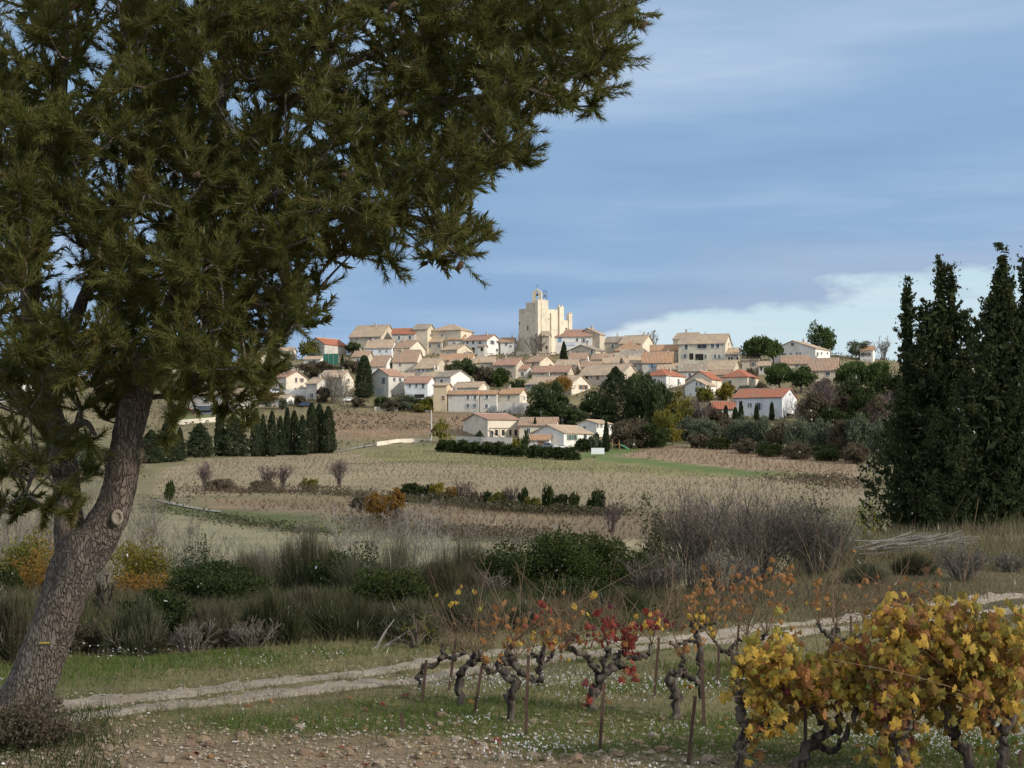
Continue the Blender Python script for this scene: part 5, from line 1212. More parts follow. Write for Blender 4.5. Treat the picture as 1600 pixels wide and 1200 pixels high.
BARE = [('large grey leafless shrub left of the bare thicket', 1085, 765, 965, 80, 31, 46), ('large grey leafless shrub in the middle of the bare thicket', 1185, 768, 960, 95, 29, 54), ('arching grey leafless shrub at the right of the bare thicket', 1280, 790, 950, 85, 29, 46),
        ('low grey leafless shrub before the bare thicket', 1130, 860, 965, 75, 25, 30), ('tangled grey shrub beside the evergreen shrubs', 1020, 870, 970, 60, 27, 30), ('brown leafless shrub between brooms', 760, 880, 985, 60, 26, 26), ('tangled brown shrub above the dense broom', 650, 868, 980, 70, 27, 28),
        ('leafless shrub at the left side of the scrub', 400, 850, 960, 45, 34, 20), ('dry grey bush on the right bank', 1505, 838, 930, 62, 26, 46), ('dry bush by the right edge of the bank', 1580, 850, 935, 50, 27, 34), ('low dry tangle before the dark shrub', 395, 950, 1018, 70, 18.2, 26), ('dry twiggy tangle beside the track verge', 300, 955, 1030, 60, 17.7, 22)]
for lab, px, top, yb, hw, Y, ns in BARE: bush_bare(lab, px, top - (14 if 1000 < px < 1350 else 0), yb, hw * (1.15 if 1000 < px < 1350 else 1), TWB if 1000 < px < 1350 else TWG, Y=Y, nst=int(ns * (1.35 if 1000 < px < 1350 else 1)), levels=2, kids=6, r0=.009)
bush_bare('small crooked leafless tree right of the pine trunk', 168, 890, 1000, 45, BARKD, Y=22, nst=5, levels=2, kids=5, r0=.025, name='bare_tree', cat='tree')
for q in range(7):
    px = 760 + q * 105 + rnd.uniform(-25, 25)
    bush_bare('tuft of tall dry stalks along the vineyard verge, %s from the left' % ORD[q], px, 905 + rnd.uniform(-20, 15), 1010 - q * 9, 48, leafm('dry_stalk', [(.20, .15, .10), (.28, .21, .14), (.16, .12, .08)], 0, .9), Y=2.1 * F / (290 - q * 9), nst=34, levels=1, kids=4, r0=.004, name='dry_stalks', group='dry stalks along the verge')
# grey dead branches and pale sticks
g = Geo()
o = None
b0, Y = spot(1440, 852, 31); o = thing('brush_pile', 'pile of bleached dead branches on the right bank', 'branches', tuple(b0))
for q in range(46):
    a = rng.uniform(-.5, .5); ln = rng.uniform(.5, 1.5); c = np.array((rng.uniform(-.7, .7), rng.uniform(-.3, .3), rng.uniform(.05, .35)))
    d = np.array((math.cos(a), rng.uniform(-.3, .3), math.sin(a) * .5 + .1)) * ln / 2
    Geo().tube(spl([c - d, c + rng.normal(0, .05, 3), c + d], 3), np.linspace(.016, .006, 7), 5).build('branch', TWW, o)
for lab, pts in (('pale dead stick leaning in the scrub before the broom', [(587, 1020), (600, 990), (616, 968)]), ('pale dead stick leaning right beside the other', [(592, 1020), (625, 995), (650, 978)]), ('bleached broken branch on the grass verge', [(452, 1010), (465, 1013), (478, 1016)])):
    Y = 18.1; P = [at(x, y, Y + i * .1) for i, (x, y) in enumerate(pts)]; P[0] = np.array((P[0][0], P[0][1], float(T(P[0][0], P[0][1])) - .02))
    tag(Geo().tube(spl(P, 4), np.linspace(.018, .006, 9), 5).build('dead_stick', TWW, loc=tuple(P[0])), lab, 'stick')

# ---------------------------------------------------------------- the two big cypresses on the right
def big_cypress(label, px, top, base, hw, Y, spires, n_):
    b0, Y = spot(px, base, Y); k = Y / F; hgt = max((HY - top) * k - b0[2], .35); r = hw * k
    o = thing('cypress_tree', label, 'cypress', tuple(b0))
    g = Geo(); C = []
    # plumes: upswept sprays from the trunk, longest low down
    for sp in spires:
        dx, tp, w, ex = sp; H_ = (HY - tp) * k - b0[2]; m = int(n_ * w / hw)
        t = rng.uniform(.0, .99, m); ang = rng.uniform(0, 2 * math.pi, m)
        pr = (1 - t ** ex) ** .8 * np.minimum(1, t * 5 + .7)
        ru = w * k * pr * rng.uniform(.45, 1.15, m)
        base_p = np.stack([dx * k + np.cos(ang) * ru * .9, np.sin(ang) * ru * .9, t * H_ * .97], 1); C.append((base_p, ang))
        m2 = m // 2; base_p, an, t = base_p[:m2], ang[:m2], t[:m2]; nb = 54
        j = np.repeat(np.arange(m2), nb); s = rng.uniform(0, 1, len(j)) ** .8
        ln = (.55 + .85 * (1 - t)) * rng.uniform(.6, 1.2, m2)
        axp = unit(np.stack([np.cos(an) * .75, np.sin(an) * .75, np.ones(m2)], 1) + .28 * rng.standard_normal((m2, 3)))
        P = base_p[j] + axp[j] * (s * ln[j])[:, None] - axp[j] * .25 + rng.normal(0, .17, (len(j), 3)) * (1.12 - s)[:, None]
        leaves(g, P, .165, .5, axis=axp[j], loose=.8)
        mi = 900; ti = rng.uniform(0, .93, mi); ai = rng.uniform(0, 6.283, mi); ri = w * k * (1 - ti ** ex) ** .8 * np.sqrt(rng.random(mi)) * .78
        leaves(g, np.stack([dx * k + np.cos(ai) * ri, np.sin(ai) * ri, ti * H_], 1), .42, .6)
    g.build('crown', LM['cypn'], o)
    g = Geo()
    for dx, tp, w, ex in spires:
        H_ = (HY - tp) * k - b0[2]; g.tube(spl([(0, 0, -.3), (dx * k * .6, 0, H_ * .25), (dx * k, 0, H_ * .9)], 5), np.linspace(.28, .03, 11), 7)
    g.build('trunk', BARKD, o)
big_cypress('tall dark twin-topped cypress at the right, nearer the village', 1452, 382, 835, 92, 68, [(-34, 412, 19, 2.4), (18, 382, 34, 1.4), (34, 390, 18, 1.7), (0, 446, 62, 4), (10, 480, 84, 4), (-4, 560, 104, 4), (50, 470, 74, 3.5)], 620)
big_cypress('huge dark cypress cut by the right edge of the picture', 1572, 362, 835, 112, 64, [(-6, 358, 40, 1.4), (36, 376, 54, 1.5), (-6, 400, 76, 2.4), (-14, 445, 100, 3), (55, 430, 110, 3), (-20, 560, 135, 4)], 640)

# ---------------------------------------------------------------- the foreground pine
YP = 13.7
PB, n, l, p, out = nt('pine_bark')
tcn = n.new('ShaderNodeTexCoord'); v = tcn.outputs['Object']
vo = n.new('ShaderNodeTexVoronoi'); vo.feature = 'DISTANCE_TO_EDGE'; vo.inputs['Scale'].default_value = 27
mp = n.new('ShaderNodeMapping'); mp.inputs['Scale'].default_value = (1.5, 1.5, .38); l.new(v, mp.inputs[0])
nz = n.new('ShaderNodeTexNoise'); nz.inputs['Scale'].default_value = 7; l.new(mp.outputs[0], nz.inputs['Vector'])
ad = n.new('ShaderNodeVectorMath'); ad.operation = 'MULTIPLY_ADD'; l.new(nz.outputs['Color'], ad.inputs[0]); ad.inputs[1].default_value = (.22, .22, .22); l.new(mp.outputs[0], ad.inputs[2])
l.new(ad.outputs[0], vo.inputs['Vector'])
plate = rampf(n, l, vo.outputs['Distance'], 0.0, .16)
c = mixc(n, l, rampf(n, l, noise(n, l, 14, 6, v), .3, .7), (.27, .235, .20), (.15, .125, .105))
c = mixc(n, l, rampf(n, l, noise(n, l, 1.3, 4, v), .45, .7), c, (.20, .15, .115))
c = mixc(n, l, plate, (.105, .082, .068), c)
l.new(c, p.inputs['Base Color']); p.inputs['Roughness'].default_value = .95
hsum = n.new('ShaderNodeMath'); hsum.operation = 'MULTIPLY_ADD'; l.new(plate, hsum.inputs[0]); hsum.inputs[1].default_value = 1.0; l.new(noise(n, l, 40, 6, v), hsum.inputs[2])
bm_ = n.new('ShaderNodeBump'); bm_.inputs['Strength'].default_value = 1; bm_.inputs['Distance'].default_value = .02; l.new(hsum.outputs[0], bm_.inputs['Height']); l.new(bm_.outputs[0], p.inputs['Normal'])
b0 = at(38, 1112, YP); b0[2] = float(T(b0[0], b0[1]))
pine = thing('pine_tree', 'big leaning pine with forked trunk filling the left foreground', 'pine', tuple(b0))
def lim(pts, m=6):
    """limb from (column, row, distance, radius)"""
    A = spl(np.array(pts, float), m); return np.array([at(a[0], a[1], a[2]) - b0 for a in A]), A[:, 3]
def fine_tube(g, P, r, k=28, lump=.05):
    n_ = len(P); t = unit(np.gradient(P, axis=0)); ref = np.array((0., 1, 0)); a = unit(np.cross(t, ref)); b_ = np.cross(t, a); th = np.arange(k) / k * 2 * math.pi
    s = np.arange(n_)[:, None] * .35
    rr = r[:, None] * (1 + lump * np.sin(3 * th[None] + s * .9) + lump * .8 * np.sin(5 * th[None] - s * 1.3) + .018 * rng.standard_normal((n_, k)))
    V = P[:, None] + rr[..., None] * (np.cos(th)[None, :, None] * a[:, None] + np.sin(th)[None, :, None] * b_[:, None])
    i = np.arange(n_ - 1)[:, None] * k; j = np.arange(k)[None]; j2 = (j + 1) % k
    g.add(V.reshape(-1, 3), np.stack([i + j, i + j2, i + k + j2, i + k + j], -1).reshape(-1, 4))
LIMBS = []
g = Geo()
main = [(18, 1150, 13.7, .30), (30, 1112, 13.7, .235), (46, 1075, 13.7, .205), (75, 1001, 13.7, .183), (102, 928, 13.7, .19), (126, 868, 13.7, .205), (152, 838, 13.7, .175), (178, 795, 13.7, .148), (190, 740, 13.72, .135), (197, 690, 13.75, .125), (212, 630, 13.8, .125), (232, 570, 13.9, .115), (262, 500, 14.0, .10), (300, 400, 14.1, .085), (330, 280, 14.2, .07), (345, 140, 14.2, .055), (350, 0, 14.2, .04), (352, -150, 14.2, .02)]
left = [(118, 890, 13.72, .15), (110, 845, 13.75, .135), (106, 790, 13.8, .112), (102, 735, 13.9, .11), (90, 680, 14.0, .105), (72, 620, 14.1, .10), (55, 540, 14.2, .09), (48, 450, 14.2, .08), (60, 370, 14.2, .07), (85, 250, 14.2, .055), (100, 100, 14.2, .04), (105, -80, 14.2, .02)]
for L_ in (main, left):
    P, r = lim(L_); fine_tube(g, P, r); LIMBS.append((P, r))
g.build('trunk', PB, pine, smooth=True)
side = [[(80, 640, 14.1, .07), (105, 540, 14.0, .06), (135, 455, 13.9, .05), (185, 340, 13.8, .035), (240, 200, 13.6, .02)], [(95, 700, 14.0, .07), (40, 630, 14.2, .06), (-10, 565, 14.4, .05), (-90, 440, 14.8, .03), (-180, 300, 15, .02)],
        [(228, 580, 13.9, .06), (300, 520, 13.4, .045), (380, 480, 13.0, .035), (450, 480, 12.8, .02)], [(270, 480, 14, .07), (370, 400, 14.4, .055), (500, 340, 14.8, .045), (640, 340, 15.0, .03), (740, 370, 15.0, .014)], [(300, 400, 14.1, .065), (420, 290, 13.8, .05), (560, 200, 13.6, .04), (700, 160, 13.5, .03), (840, 140, 13.4, .014)],
        [(330, 280, 14.2, .055), (480, 140, 14.5, .045), (640, 60, 14.8, .035), (820, 20, 15, .025), (940, 10, 15, .012)], [(345, 140, 14.2, .045), (520, -20, 14, .04), (720, -100, 14, .03), (900, -140, 14, .015)], [(60, 370, 14.2, .05), (-60, 240, 13.8, .04), (-200, 120, 13.4, .02)],
        [(90, 250, 14.2, .045), (170, 120, 13.4, .035), (220, 0, 13, .02)], [(310, 380, 14.1, .05), (380, 330, 13.2, .035), (440, 300, 12.6, .02)], [(240, 560, 13.9, .045), (330, 560, 14.6, .03), (400, 590, 14.8, .014)], [(215, 625, 13.8, .04), (255, 620, 14.2, .02), (280, 640, 14.4, .01)], [(90, 690, 14, .05), (130, 660, 13.4, .03), (150, 680, 13.0, .015)], [(100, 745, 13.9, .04), (60, 730, 13.5, .025), (40, 770, 13.3, .012)]]
for L_ in side:
    P, r = lim(L_, 8); g = Geo(); g.tube(P, r, 9, .05); g.build('limb', PB, pine, smooth=True); LIMBS.append((P, r))
LP = np.concatenate([P for P, r in LIMBS])
# the crown's spread, traced from its outline; sprays of needles are hung through its whole depth
OUT = [(1015, -20), (1000, 40), (978, 100), (955, 150), (900, 180), (850, 210), (828, 262), (790, 275), (752, 298), (742, 335), (775, 352), (768, 392), (735, 415), (690, 432), (645, 415), (612, 465), (560, 480), (510, 490), (490, 525), (440, 545), (425, 580), (380, 612), (330, 622), (285, 640), (230, 600), (180, 650), (100, 640), (30, 660), (-120, 660), (-350, 450), (-420, 100), (-380, -420), (300, -560), (850, -420), (1060, -200)]
HOLES = [(90, 425, 22, 52), (15, 520, 14, 22), (132, 492, 12, 22), (566, 105, 30, 30), (165, 60, 16, 34), (140, 130, 14, 26), (375, 165, 16, 20), (8, 55, 16, 50), (640, 385, 20, 12), (215, 365, 15, 18), (455, 200, 22, 14), (540, 430, 46, 12), (165, 275, 20, 14), (490, 240, 16, 8)]
cand = []
def inside(px, py):
    ok_ = inpoly(px, py, OUT)
    for a, b_, c_, d_ in HOLES: ok_ &= ((px - a) / (c_ + 16)) ** 2 + ((py - b_) / (d_ + 16)) ** 2 > 1
    for an in np.arange(8) * math.pi / 4: ok_ &= inpoly(px + 20 * np.cos(an), py + 20 * np.sin(an), OUT)
    return ok_
for layer, (y0, y1) in enumerate(((12.2, 13.0), (13.2, 14.2), (14.4, 15.8))):
    for sp, near_ in ((42, True), (120, False)):
        gx, gy = np.meshgrid(np.arange(-430, 1070, sp), np.arange(-560, 610, sp)); gx = gx.ravel() + rng.normal(0, sp * .28, gx.size) + sp * .3 * layer; gy = gy.ravel() + rng.normal(0, sp * .28, gy.size) + sp * .4 * layer
        onf = (gx > -60) & (gy > -60); m_ = inside(gx, gy) & (onf if near_ else ~onf)
        for a, b_ in zip(gx[m_], gy[m_]): cand.append((a, b_, rng.uniform(y0, y1), rng.uniform(.17, .26)))
for px, py, r in ((345, 560, .2), (395, 590, .2), (372, 622, .18), (420, 578, .16), (330, 600, .2), (300, 575, .22), (262, 618, .12), (272, 655, .10), (258, 690, .1), (60, 725, .22), (115, 695, .2), (42, 780, .18), (128, 640, .22), (150, 600, .22), (60, 655, .22), (100, 765, .16), (20, 690, .2), (20, 620, .2), (165, 655, .18), (135, 740, .14), (70, 800, .13), (10, 740, .18), (90, 730, .2), (140, 690, .18), (30, 800, .14), (110, 800, .12), (0, 800, .12), (75, 690, .22), (45, 640, .22), (175, 620, .2), (205, 600, .2), (320, 590, .2), (350, 610, .18), (405, 620, .14), (290, 610, .16), (240, 585, .2), (265, 570, .22), (385, 655, .1), (345, 640, .12), (760, 372, .14), (720, 395, .16), (985, 30, .14), (960, 110, .15), (925, 165, .13), (820, 255, .13), (460, 500, .16), (425, 545, .16)):
    cand.append((px, py, rng.uniform(12.9, 14.4), r))
TWIGS, TR_, TA, TP = [], [], [], []
CE = np.array([at(px, py, Y) - b0 for px, py, Y, r in cand]); CR = np.array([c[3] for c in cand])
d0 = np.array([np.min(np.linalg.norm(LP - c, axis=1)) for c in CE]); NODE = LP.copy()
for ix in np.argsort(d0):
    c, r = CE[ix], CR[ix]
    dd = np.linalg.norm(NODE - c, axis=1) + .3 * np.maximum(NODE[:, 2] - c[2], 0); a = NODE[int(np.argmin(dd))]
    NODE = np.vstack([NODE, c])
    mid = (a + c) / 2 + np.array((0, 0, -.10)) * np.linalg.norm(c - a) + rng.normal(0, .03, 3)
    br = spl([a, mid, c], 2); TWIGS.append(br); TR_.append(np.linspace(.013, .007, len(br)))
    n_t = 9; out_d = unit(c - a); d = unit(rdir(n_t) + .4 * out_d + np.array((0, 0, .3)))
    ln = r * rng.uniform(.6, 1.35, n_t) * 1.2
    t = np.linspace(0, 1, 5)
    tw = c[None, None] + d[:, None] * (ln[:, None] * t)[..., None] + np.array((0, 0, .18)) * (ln[:, None] * t ** 2)[..., None]
    for q in range(n_t): TWIGS.append(tw[q]); TR_.append(np.linspace(.0055, .003, 5))
    for s_k in (1, 2, 3, 4): TP.append(tw[:, s_k]); TA.append(unit(tw[:, s_k] - tw[:, s_k - 1]))
TP, TA = np.concatenate(TP), np.concatenate(TA)
g = Geo(); TWIGS, TR_ = np.array(TWIGS), np.array(TR_); big_ = TR_[:, 0] > .01
tubes(g, TWIGS[big_], TR_[big_], 4); ribbons(g, TWIGS[~big_], TR_[~big_] * 2); g.build('twigs', PB, pine)
nt_ = len(TP); front = TP[:, 1] + b0[1] < 14.3; j = np.repeat(np.arange(nt_), np.where(front, 28, 9))
tuft_spread = rng.uniform(.55, 1.1, nt_)[j]
d = unit(TA[j] * 1.0 + rdir(len(j)) * tuft_spread[:, None] + np.array((0, 0, .05)))
B = TP[j] - TA[j] * rng.uniform(0, .07, len(j))[:, None]
NEED = leafm('pine_needles', [(.075, .11, .018), (.125, .16, .03), (.18, .20, .048), (.20, .175, .06)], .35, .6, .2, patch=(.20, .135, .05), ps=2.2, plo=.57, phi=.82)
g = Geo(); tris(g, B, d, rng.uniform(.06, .10, len(j)), np.where(front[j], .0076, .03)); g.build('needles', NEED, pine)['kind'] = 'stuff'
# cones
cone_m = surf('pine_cone', (.16, .10, .065), (.09, .06, .04), 30, .9, .01)
for q in range(26):
    px, py, Y, r = cand[int(rng.integers(0, len(cand)))]; c = at(px, py, Y) - b0 + np.array((rng.normal(0, .1), -r * .8, rng.normal(0, .1)))
    ax = unit(rdir(1)[0] + np.array((0, 0, -.6)))
    Geo().tube([c, c + ax * .02, c + ax * .05, c + ax * .08], [.012, .026, .022, .006], 8, .12).build('cone', cone_m, pine)
# trunk marks: a sawn limb, torn bark in the fork, a yellow way mark
def on_trunk(px, py, dr, pts=main):
    A = spl(np.array(pts, float), 6); k = int(np.argmin(abs(A[:, 1] - py))); a = A[k]
    c = at(a[0], a[1], a[2]); off = (px - a[0]) / F * a[2]; rr_ = a[3] + dr; off = max(-rr_ * .95, min(rr_ * .95, off))
    return np.array((c[0] + off, c[1] - math.sqrt(max(rr_ ** 2 - off ** 2, 0)), (HY - py) / F * a[2])) - b0
g = Geo(); cc0 = on_trunk(188, 808, .0); nrm = unit(np.array((.35, -1, .1)))
u_ = unit(np.cross(nrm, (0, 0, 1))); v_ = np.cross(u_, nrm)
ring = [(.040, .012), (.062, .03), (.050, .045), (.034, .034), (.026, .022)]
V_ = [cc0 + nrm * h_ + u_ * r_ * math.cos(a) * .85 + v_ * r_ * math.sin(a) * 1.15 for r_, h_ in [(.072, -.03)] + ring for a in np.linspace(0, 2 * math.pi, 14, endpoint=False)]
V_.append(cc0 + nrm * .02)
fs = [(q * 14 + i_, q * 14 + (i_ + 1) % 14, (q + 1) * 14 + (i_ + 1) % 14, (q + 1) * 14 + i_) for q in range(5) for i_ in range(14)]
g.add(V_, fs); g.add([V_[70 + i_] for i_ in range(14)] + [V_[-1]], [(i_, (i_ + 1) % 14, 14) for i_ in range(14)])
o = g.build('branch_scar', surf('sawn_wood', (.36, .31, .25), (.22, .18, .14), 25, .9, .006), pine, smooth=True); o['label'] = 'pale healed ring of a sawn-off limb'
def patch(name, pts, mat, dr, label):
    g = Geo(); m_ = len(pts); P = [on_trunk(x, y, dr) for x, y in pts]; c0_ = on_trunk(sum(x for x, y in pts) / m_, sum(y for x, y in pts) / m_, dr + .004)
    g.add(P + [c0_], [(i_, (i_ + 1) % m_, m_) for i_ in range(m_)]); o = g.build(name, mat, pine); o['label'] = label
patch('paint_mark', [(71, 1000), (79, 999), (88, 999.5), (87, 1002), (80, 1002.6), (72, 1002.4)], surf('yellow_paint', (.45, .34, .05), (.28, .21, .06), 60, .9), .009, 'short yellow painted way mark')
# ---------------------------------------------------------------- foreground vineyard
VB, n, l, p, out = nt('vine_bark')
tcn = n.new('ShaderNodeTexCoord'); v = tcn.outputs['Object']
c = mixc(n, l, rampf(n, l, noise(n, l, 22, 6, v, (1, 1, .25)), .35, .65), (.028, .022, .019), (.17, .14, .115))
l.new(c, p.inputs['Base Color']); p.inputs['Roughness'].default_value = .95
bm_ = n.new('ShaderNodeBump'); bm_.inputs['Strength'].default_value = 1; bm_.inputs['Distance'].default_value = .015; l.new(noise(n, l, 28, 6, v, (1, 1, .22)), bm_.inputs['Height']); l.new(bm_.outputs[0], p.inputs['Normal'])
CANE = leafm('vine_cane', [(.22, .15, .09), (.30, .21, .13), (.17, .115, .075)], 0, .8)
def leaf_mesh(nm, col1, col2, seed):
    m, n, l, p, out = nt('vine_leaf_' + nm)
    oi = n.new('ShaderNodeObjectInfo'); tcn = n.new('ShaderNodeTexCoord'); v = tcn.outputs['Object']
    c = mixc(n, l, oi.outputs['Random'], col1, col2)
    sp_ = n.new('ShaderNodeSeparateXYZ'); l.new(v, sp_.inputs[0])
    ab = n.new('ShaderNodeMath'); ab.operation = 'ABSOLUTE'; l.new(sp_.outputs[0], ab.inputs[0])
    wv = n.new('ShaderNodeTexWave'); wv.bands_direction = 'DIAGONAL'; wv.inputs['Scale'].default_value = 2.6; cb = n.new('ShaderNodeCombineXYZ'); l.new(ab.outputs[0], cb.inputs[0]); l.new(sp_.outputs[1], cb.inputs[1]); l.new(cb.outputs[0], wv.inputs['Vector'])
    c = mixc(n, l, rampf(n, l, wv.outputs['Fac'], .9, 1.0), c, tuple(min(1, x * 1.25 + .03) for x in col1))
    c = mixc(n, l, rampf(n, l, ab.outputs[0], .025, .0), c, tuple(min(1, x * 1.3 + .05) for x in col2))
    le = n.new('ShaderNodeVectorMath'); le.operation = 'LENGTH'; l.new(v, le.inputs[0])
    ed = n.new('ShaderNodeMath'); ed.operation = 'MULTIPLY_ADD'; l.new(noise(n, l, 5, 4, v), ed.inputs[0]); ed.inputs[1].default_value = .5; l.new(le.outputs['Value'], ed.inputs[2])
    c = mixc(n, l, rampf(n, l, ed.outputs[0], .72, .95), c, (.17, .085, .035))
    l.new(c, p.inputs['Base Color']); p.inputs['Roughness'].default_value = .65
    tr = n.new('ShaderNodeBsdfTranslucent'); l.new(c, tr.inputs[0]); mx = n.new('ShaderNodeMixShader'); mx.inputs[0].default_value = .35
    l.new(p.outputs[0], mx.inputs[1]); l.new(tr.outputs[0], mx.inputs[2]); l.new(mx.outputs[0], out.inputs[0])
    rr = np.random.default_rng(seed); res = []
    for var in range(3):
        ang = np.radians([-90, -62, -40, -18, 8, 30, 52, 72, 90, 108, 128, 150, 172, 198, 220, 242])
        rad = np.array([.14, .48, .40, .53, .38, .57, .40, .50, .62, .50, .40, .57, .38, .53, .40, .48]) * (1 + rr.normal(0, .07, 16))
        curl = .10 + .12 * var
        P = np.stack([np.cos(ang) * rad, np.sin(ang) * rad, -curl * rad * 2.0 * np.abs(np.cos(ang)) - (.1 + .25 * var) * (np.sin(ang) * rad) ** 2 + rr.normal(0, .05, 16)], 1)
        In = P * np.array((.5, .5, .3)); ctr = np.array([[0, -.05, .03]]); g = Geo(); g.add(np.vstack([P, In]), [(i, (i + 1) % 16, 16 + (i + 1) % 16, 16 + i) for i in range(16)]); g.add(np.vstack([In, ctr]), [(i, (i + 1) % 16, 16) for i in range(16)])
        res.append(g.mesh('leaf', m, smooth=False))
    return res
LEAF = {'y': leaf_mesh('yellow', (.54, .35, .055), (.45, .31, .06), 1), 'g': leaf_mesh('yellow_green', (.27, .25, .05), (.40, .31, .06), 2), 'o': leaf_mesh('orange', (.38, .19, .06), (.29, .13, .05), 3),
        'r': leaf_mesh('red', (.23, .03, .028), (.32, .07, .04), 4), 'b': leaf_mesh('brown', (.26, .13, .06), (.20, .10, .05), 5), 'p': leaf_mesh('plum', (.11, .025, .035), (.18, .04, .04), 6)}
def put_leaf(par, pos, size, col):
    o = bpy.data.objects.new('leaf', LEAF[col][int(rng.integers(0, 3))]); COL.objects.link(o); o.parent = par
    o.location = pos; o.scale = (size,) * 3
    o.rotation_euler = (rng.uniform(.5, 2.1), rng.uniform(-.7, .7), rng.uniform(-1.3, 1.3))
Z7 = lambda u, v: (600 + .3125 * u, 850 + .3125 * v)
Z8 = lambda u, v: (1050 + .34375 * u, 850 + .34375 * v)
def vine(label, Zf, arms, canes, leafspec, Y=None, name='vine_plant', thick=1.0, lsize=.062, extra=0):
    """arms: [(radius0, radius1, [(u, v), ...])], the first is the trunk; canes: [(u, v, n, length px)]; leafspec: [(u, v, su, sv, n, colours)]"""
    A0 = [Zf(*q) for q in arms[0][2]]
    if Y is None: Y = 2.1 * F / (A0[0][1] - HY)
    b0 = at(A0[0][0], A0[0][1], Y); b0[2] = float(T(b0[0], b0[1]))
    root = thing(name, label, 'vine', tuple(b0), 0, 'vines in the front rows')
    tips = []
    for q, (r0, r1, pts) in enumerate(arms):
        A = [Zf(*t) for t in pts]; dep = np.cumsum(rng.normal(0, .035, len(A))) if q else np.zeros(len(A))
        P = np.array([at(a[0], a[1], Y + d_) - b0 for a, d_ in zip(A, dep)])
        if q == 0: P[0][2] = -.12
        S = spl(P, 6); S[1:] += rng.normal(0, .011, (len(S) - 1, 3))
        rr = np.linspace(r0, r1, len(S)) * thick * .68 * (1 + .18 * np.sin(np.arange(len(S)) * 1.1 + q))
        if q == 0: rr[:3] *= np.array((1.5, 1.25, 1.1))
        g = Geo(); g.tube(S, rr, 11, .17); g.build('trunk' if q == 0 else 'arm', VB, root, smooth=True); tips.append(S[-1])
    ends = []
    if canes:
        g = Geo(); PP = []
        for u, v_, n_, ln in canes:
            a = Zf(u, v_); c0 = at(a[0], a[1], Y) - b0
            for q in range(n_):
                L = ln * .62 / F * Y * rng.uniform(.4, 1.15); an = rng.normal(0, .5); d = unit(np.array((math.sin(an), rng.normal(0, .35), math.cos(an))))
                t = np.linspace(0, 1, 6)[:, None]; PP.append(c0 + d * L * t + rng.normal(0, .10, 3) * L * t ** 2 * 4 + rng.normal(0, .008, (6, 3)) * (t > 0))
                ends.append(PP[-1])
        PP = np.array(PP); tubes(g, PP, np.broadcast_to(np.linspace(.0045, .0018, 6), PP.shape[:2]), 4); g.build('canes', CANE, root)
    nl = 0
    for u, v_, su, sv, n_, cols in leafspec:
        for q in range(n_):
            if nl >= 300: break
            a = Zf(u + rng.normal(0, su), v_ + rng.normal(0, sv)); c0 = at(a[0], a[1], Y + rng.normal(0, .18)) - b0
            if ends and rng.random() < .55:
                E = np.concatenate([e_[2:] for e_ in ends]); c0 = E[int(np.argmin(np.linalg.norm(E - c0, axis=1)))] + rng.normal(0, .03, 3)
            if c0[2] < .05: c0[2] = .05
            put_leaf(root, c0, lsize * rng.uniform(.65, 1.3), cols[int(rng.integers(0, len(cols)))]); nl += 1
    if extra:
        g = Geo(); me = LEAF['y'][1]; base = np.array([v_.co[:] for v_ in me.vertices]); q4 = [tuple(p_.vertices) for p_ in me.polygons if len(p_.vertices) == 4]; q3 = [tuple(p_.vertices) for p_ in me.polygons if len(p_.vertices) == 3]
        wts = np.array([s_[4] for s_ in leafspec], float); wts /= wts.sum()
        from mathutils import Euler
        for q in range(extra):
            u, v_, su, sv, n_, cols = leafspec[int(rng.choice(len(leafspec), p=wts))]
            a = Zf(u + rng.normal(0, su * 1.15), v_ + rng.normal(0, sv * 1.15)); c0 = at(a[0], a[1], Y + rng.normal(.12, .2)) - b0
            if c0[2] < .08: continue
            M = np.array(Euler((rng.uniform(.4, 2.2), rng.uniform(-.8, .8), rng.uniform(-1.4, 1.4))).to_matrix())
            Vx = (base * lsize * rng.uniform(.5, 1.1)) @ M.T + c0; g.add(Vx, q4); g.Ft.append(np.array(q3) + g.n - len(Vx))
        o = g.build('small_leaves', leafm('vine_leaf_mix', [(.24, .23, .05), (.40, .31, .06), (.48, .34, .07), (.40, .22, .06), (.26, .13, .05)], .35), root, smooth=True); o['kind'] = 'stuff'
    return root
vine('grey old vine at the left end of the row, nearly leafless', Z7, [(.045, .035, [(180, 740), (185, 680), (195, 612), (240, 610)]), (.035, .025, [(235, 612), (290, 570), (345, 568), (405, 545)]), (.028, .02, [(285, 575), (288, 540), (292, 505)])],
     [(300, 540, 5, 130), (400, 545, 9, 190), (345, 560, 5, 150)], [(340, 300, 25, 60, 5, 'yo'), (480, 300, 15, 20, 3, 'g'), (400, 215, 12, 12, 3, 'o')])
vine('leaning grey vine with bare twigs beside the second stake', Z7, [(.05, .04, [(375, 805), (378, 720), (384, 640), (432, 590), (462, 548)]), (.034, .02, [(460, 560), (492, 595), (522, 640), (562, 638)]), (.03, .022, [(455, 560), (470, 540), (480, 570)])],
     [(462, 548, 8, 170), (540, 635, 4, 120), (480, 570, 5, 150)], [(500, 400, 40, 40, 6, 'ob'), (510, 580, 20, 20, 3, 'o')])
vine('twisted grey vine with orange leaves in the middle', Z7, [(.055, .045, [(640, 880), (628, 790), (648, 700), (605, 650), (575, 605), (612, 582), (655, 572)]), (.036, .028, [(640, 598), (690, 642), (742, 682), (795, 682)]), (.03, .024, [(640, 575), (618, 545), (640, 510), (650, 490)])],
     [(650, 490, 8, 200), (618, 545, 5, 170), (660, 572, 6, 190)], [(620, 370, 45, 40, 12, 'oob'), (700, 480, 40, 35, 10, 'yo'), (590, 320, 20, 20, 4, 'o'), (580, 560, 20, 25, 4, 'o')])
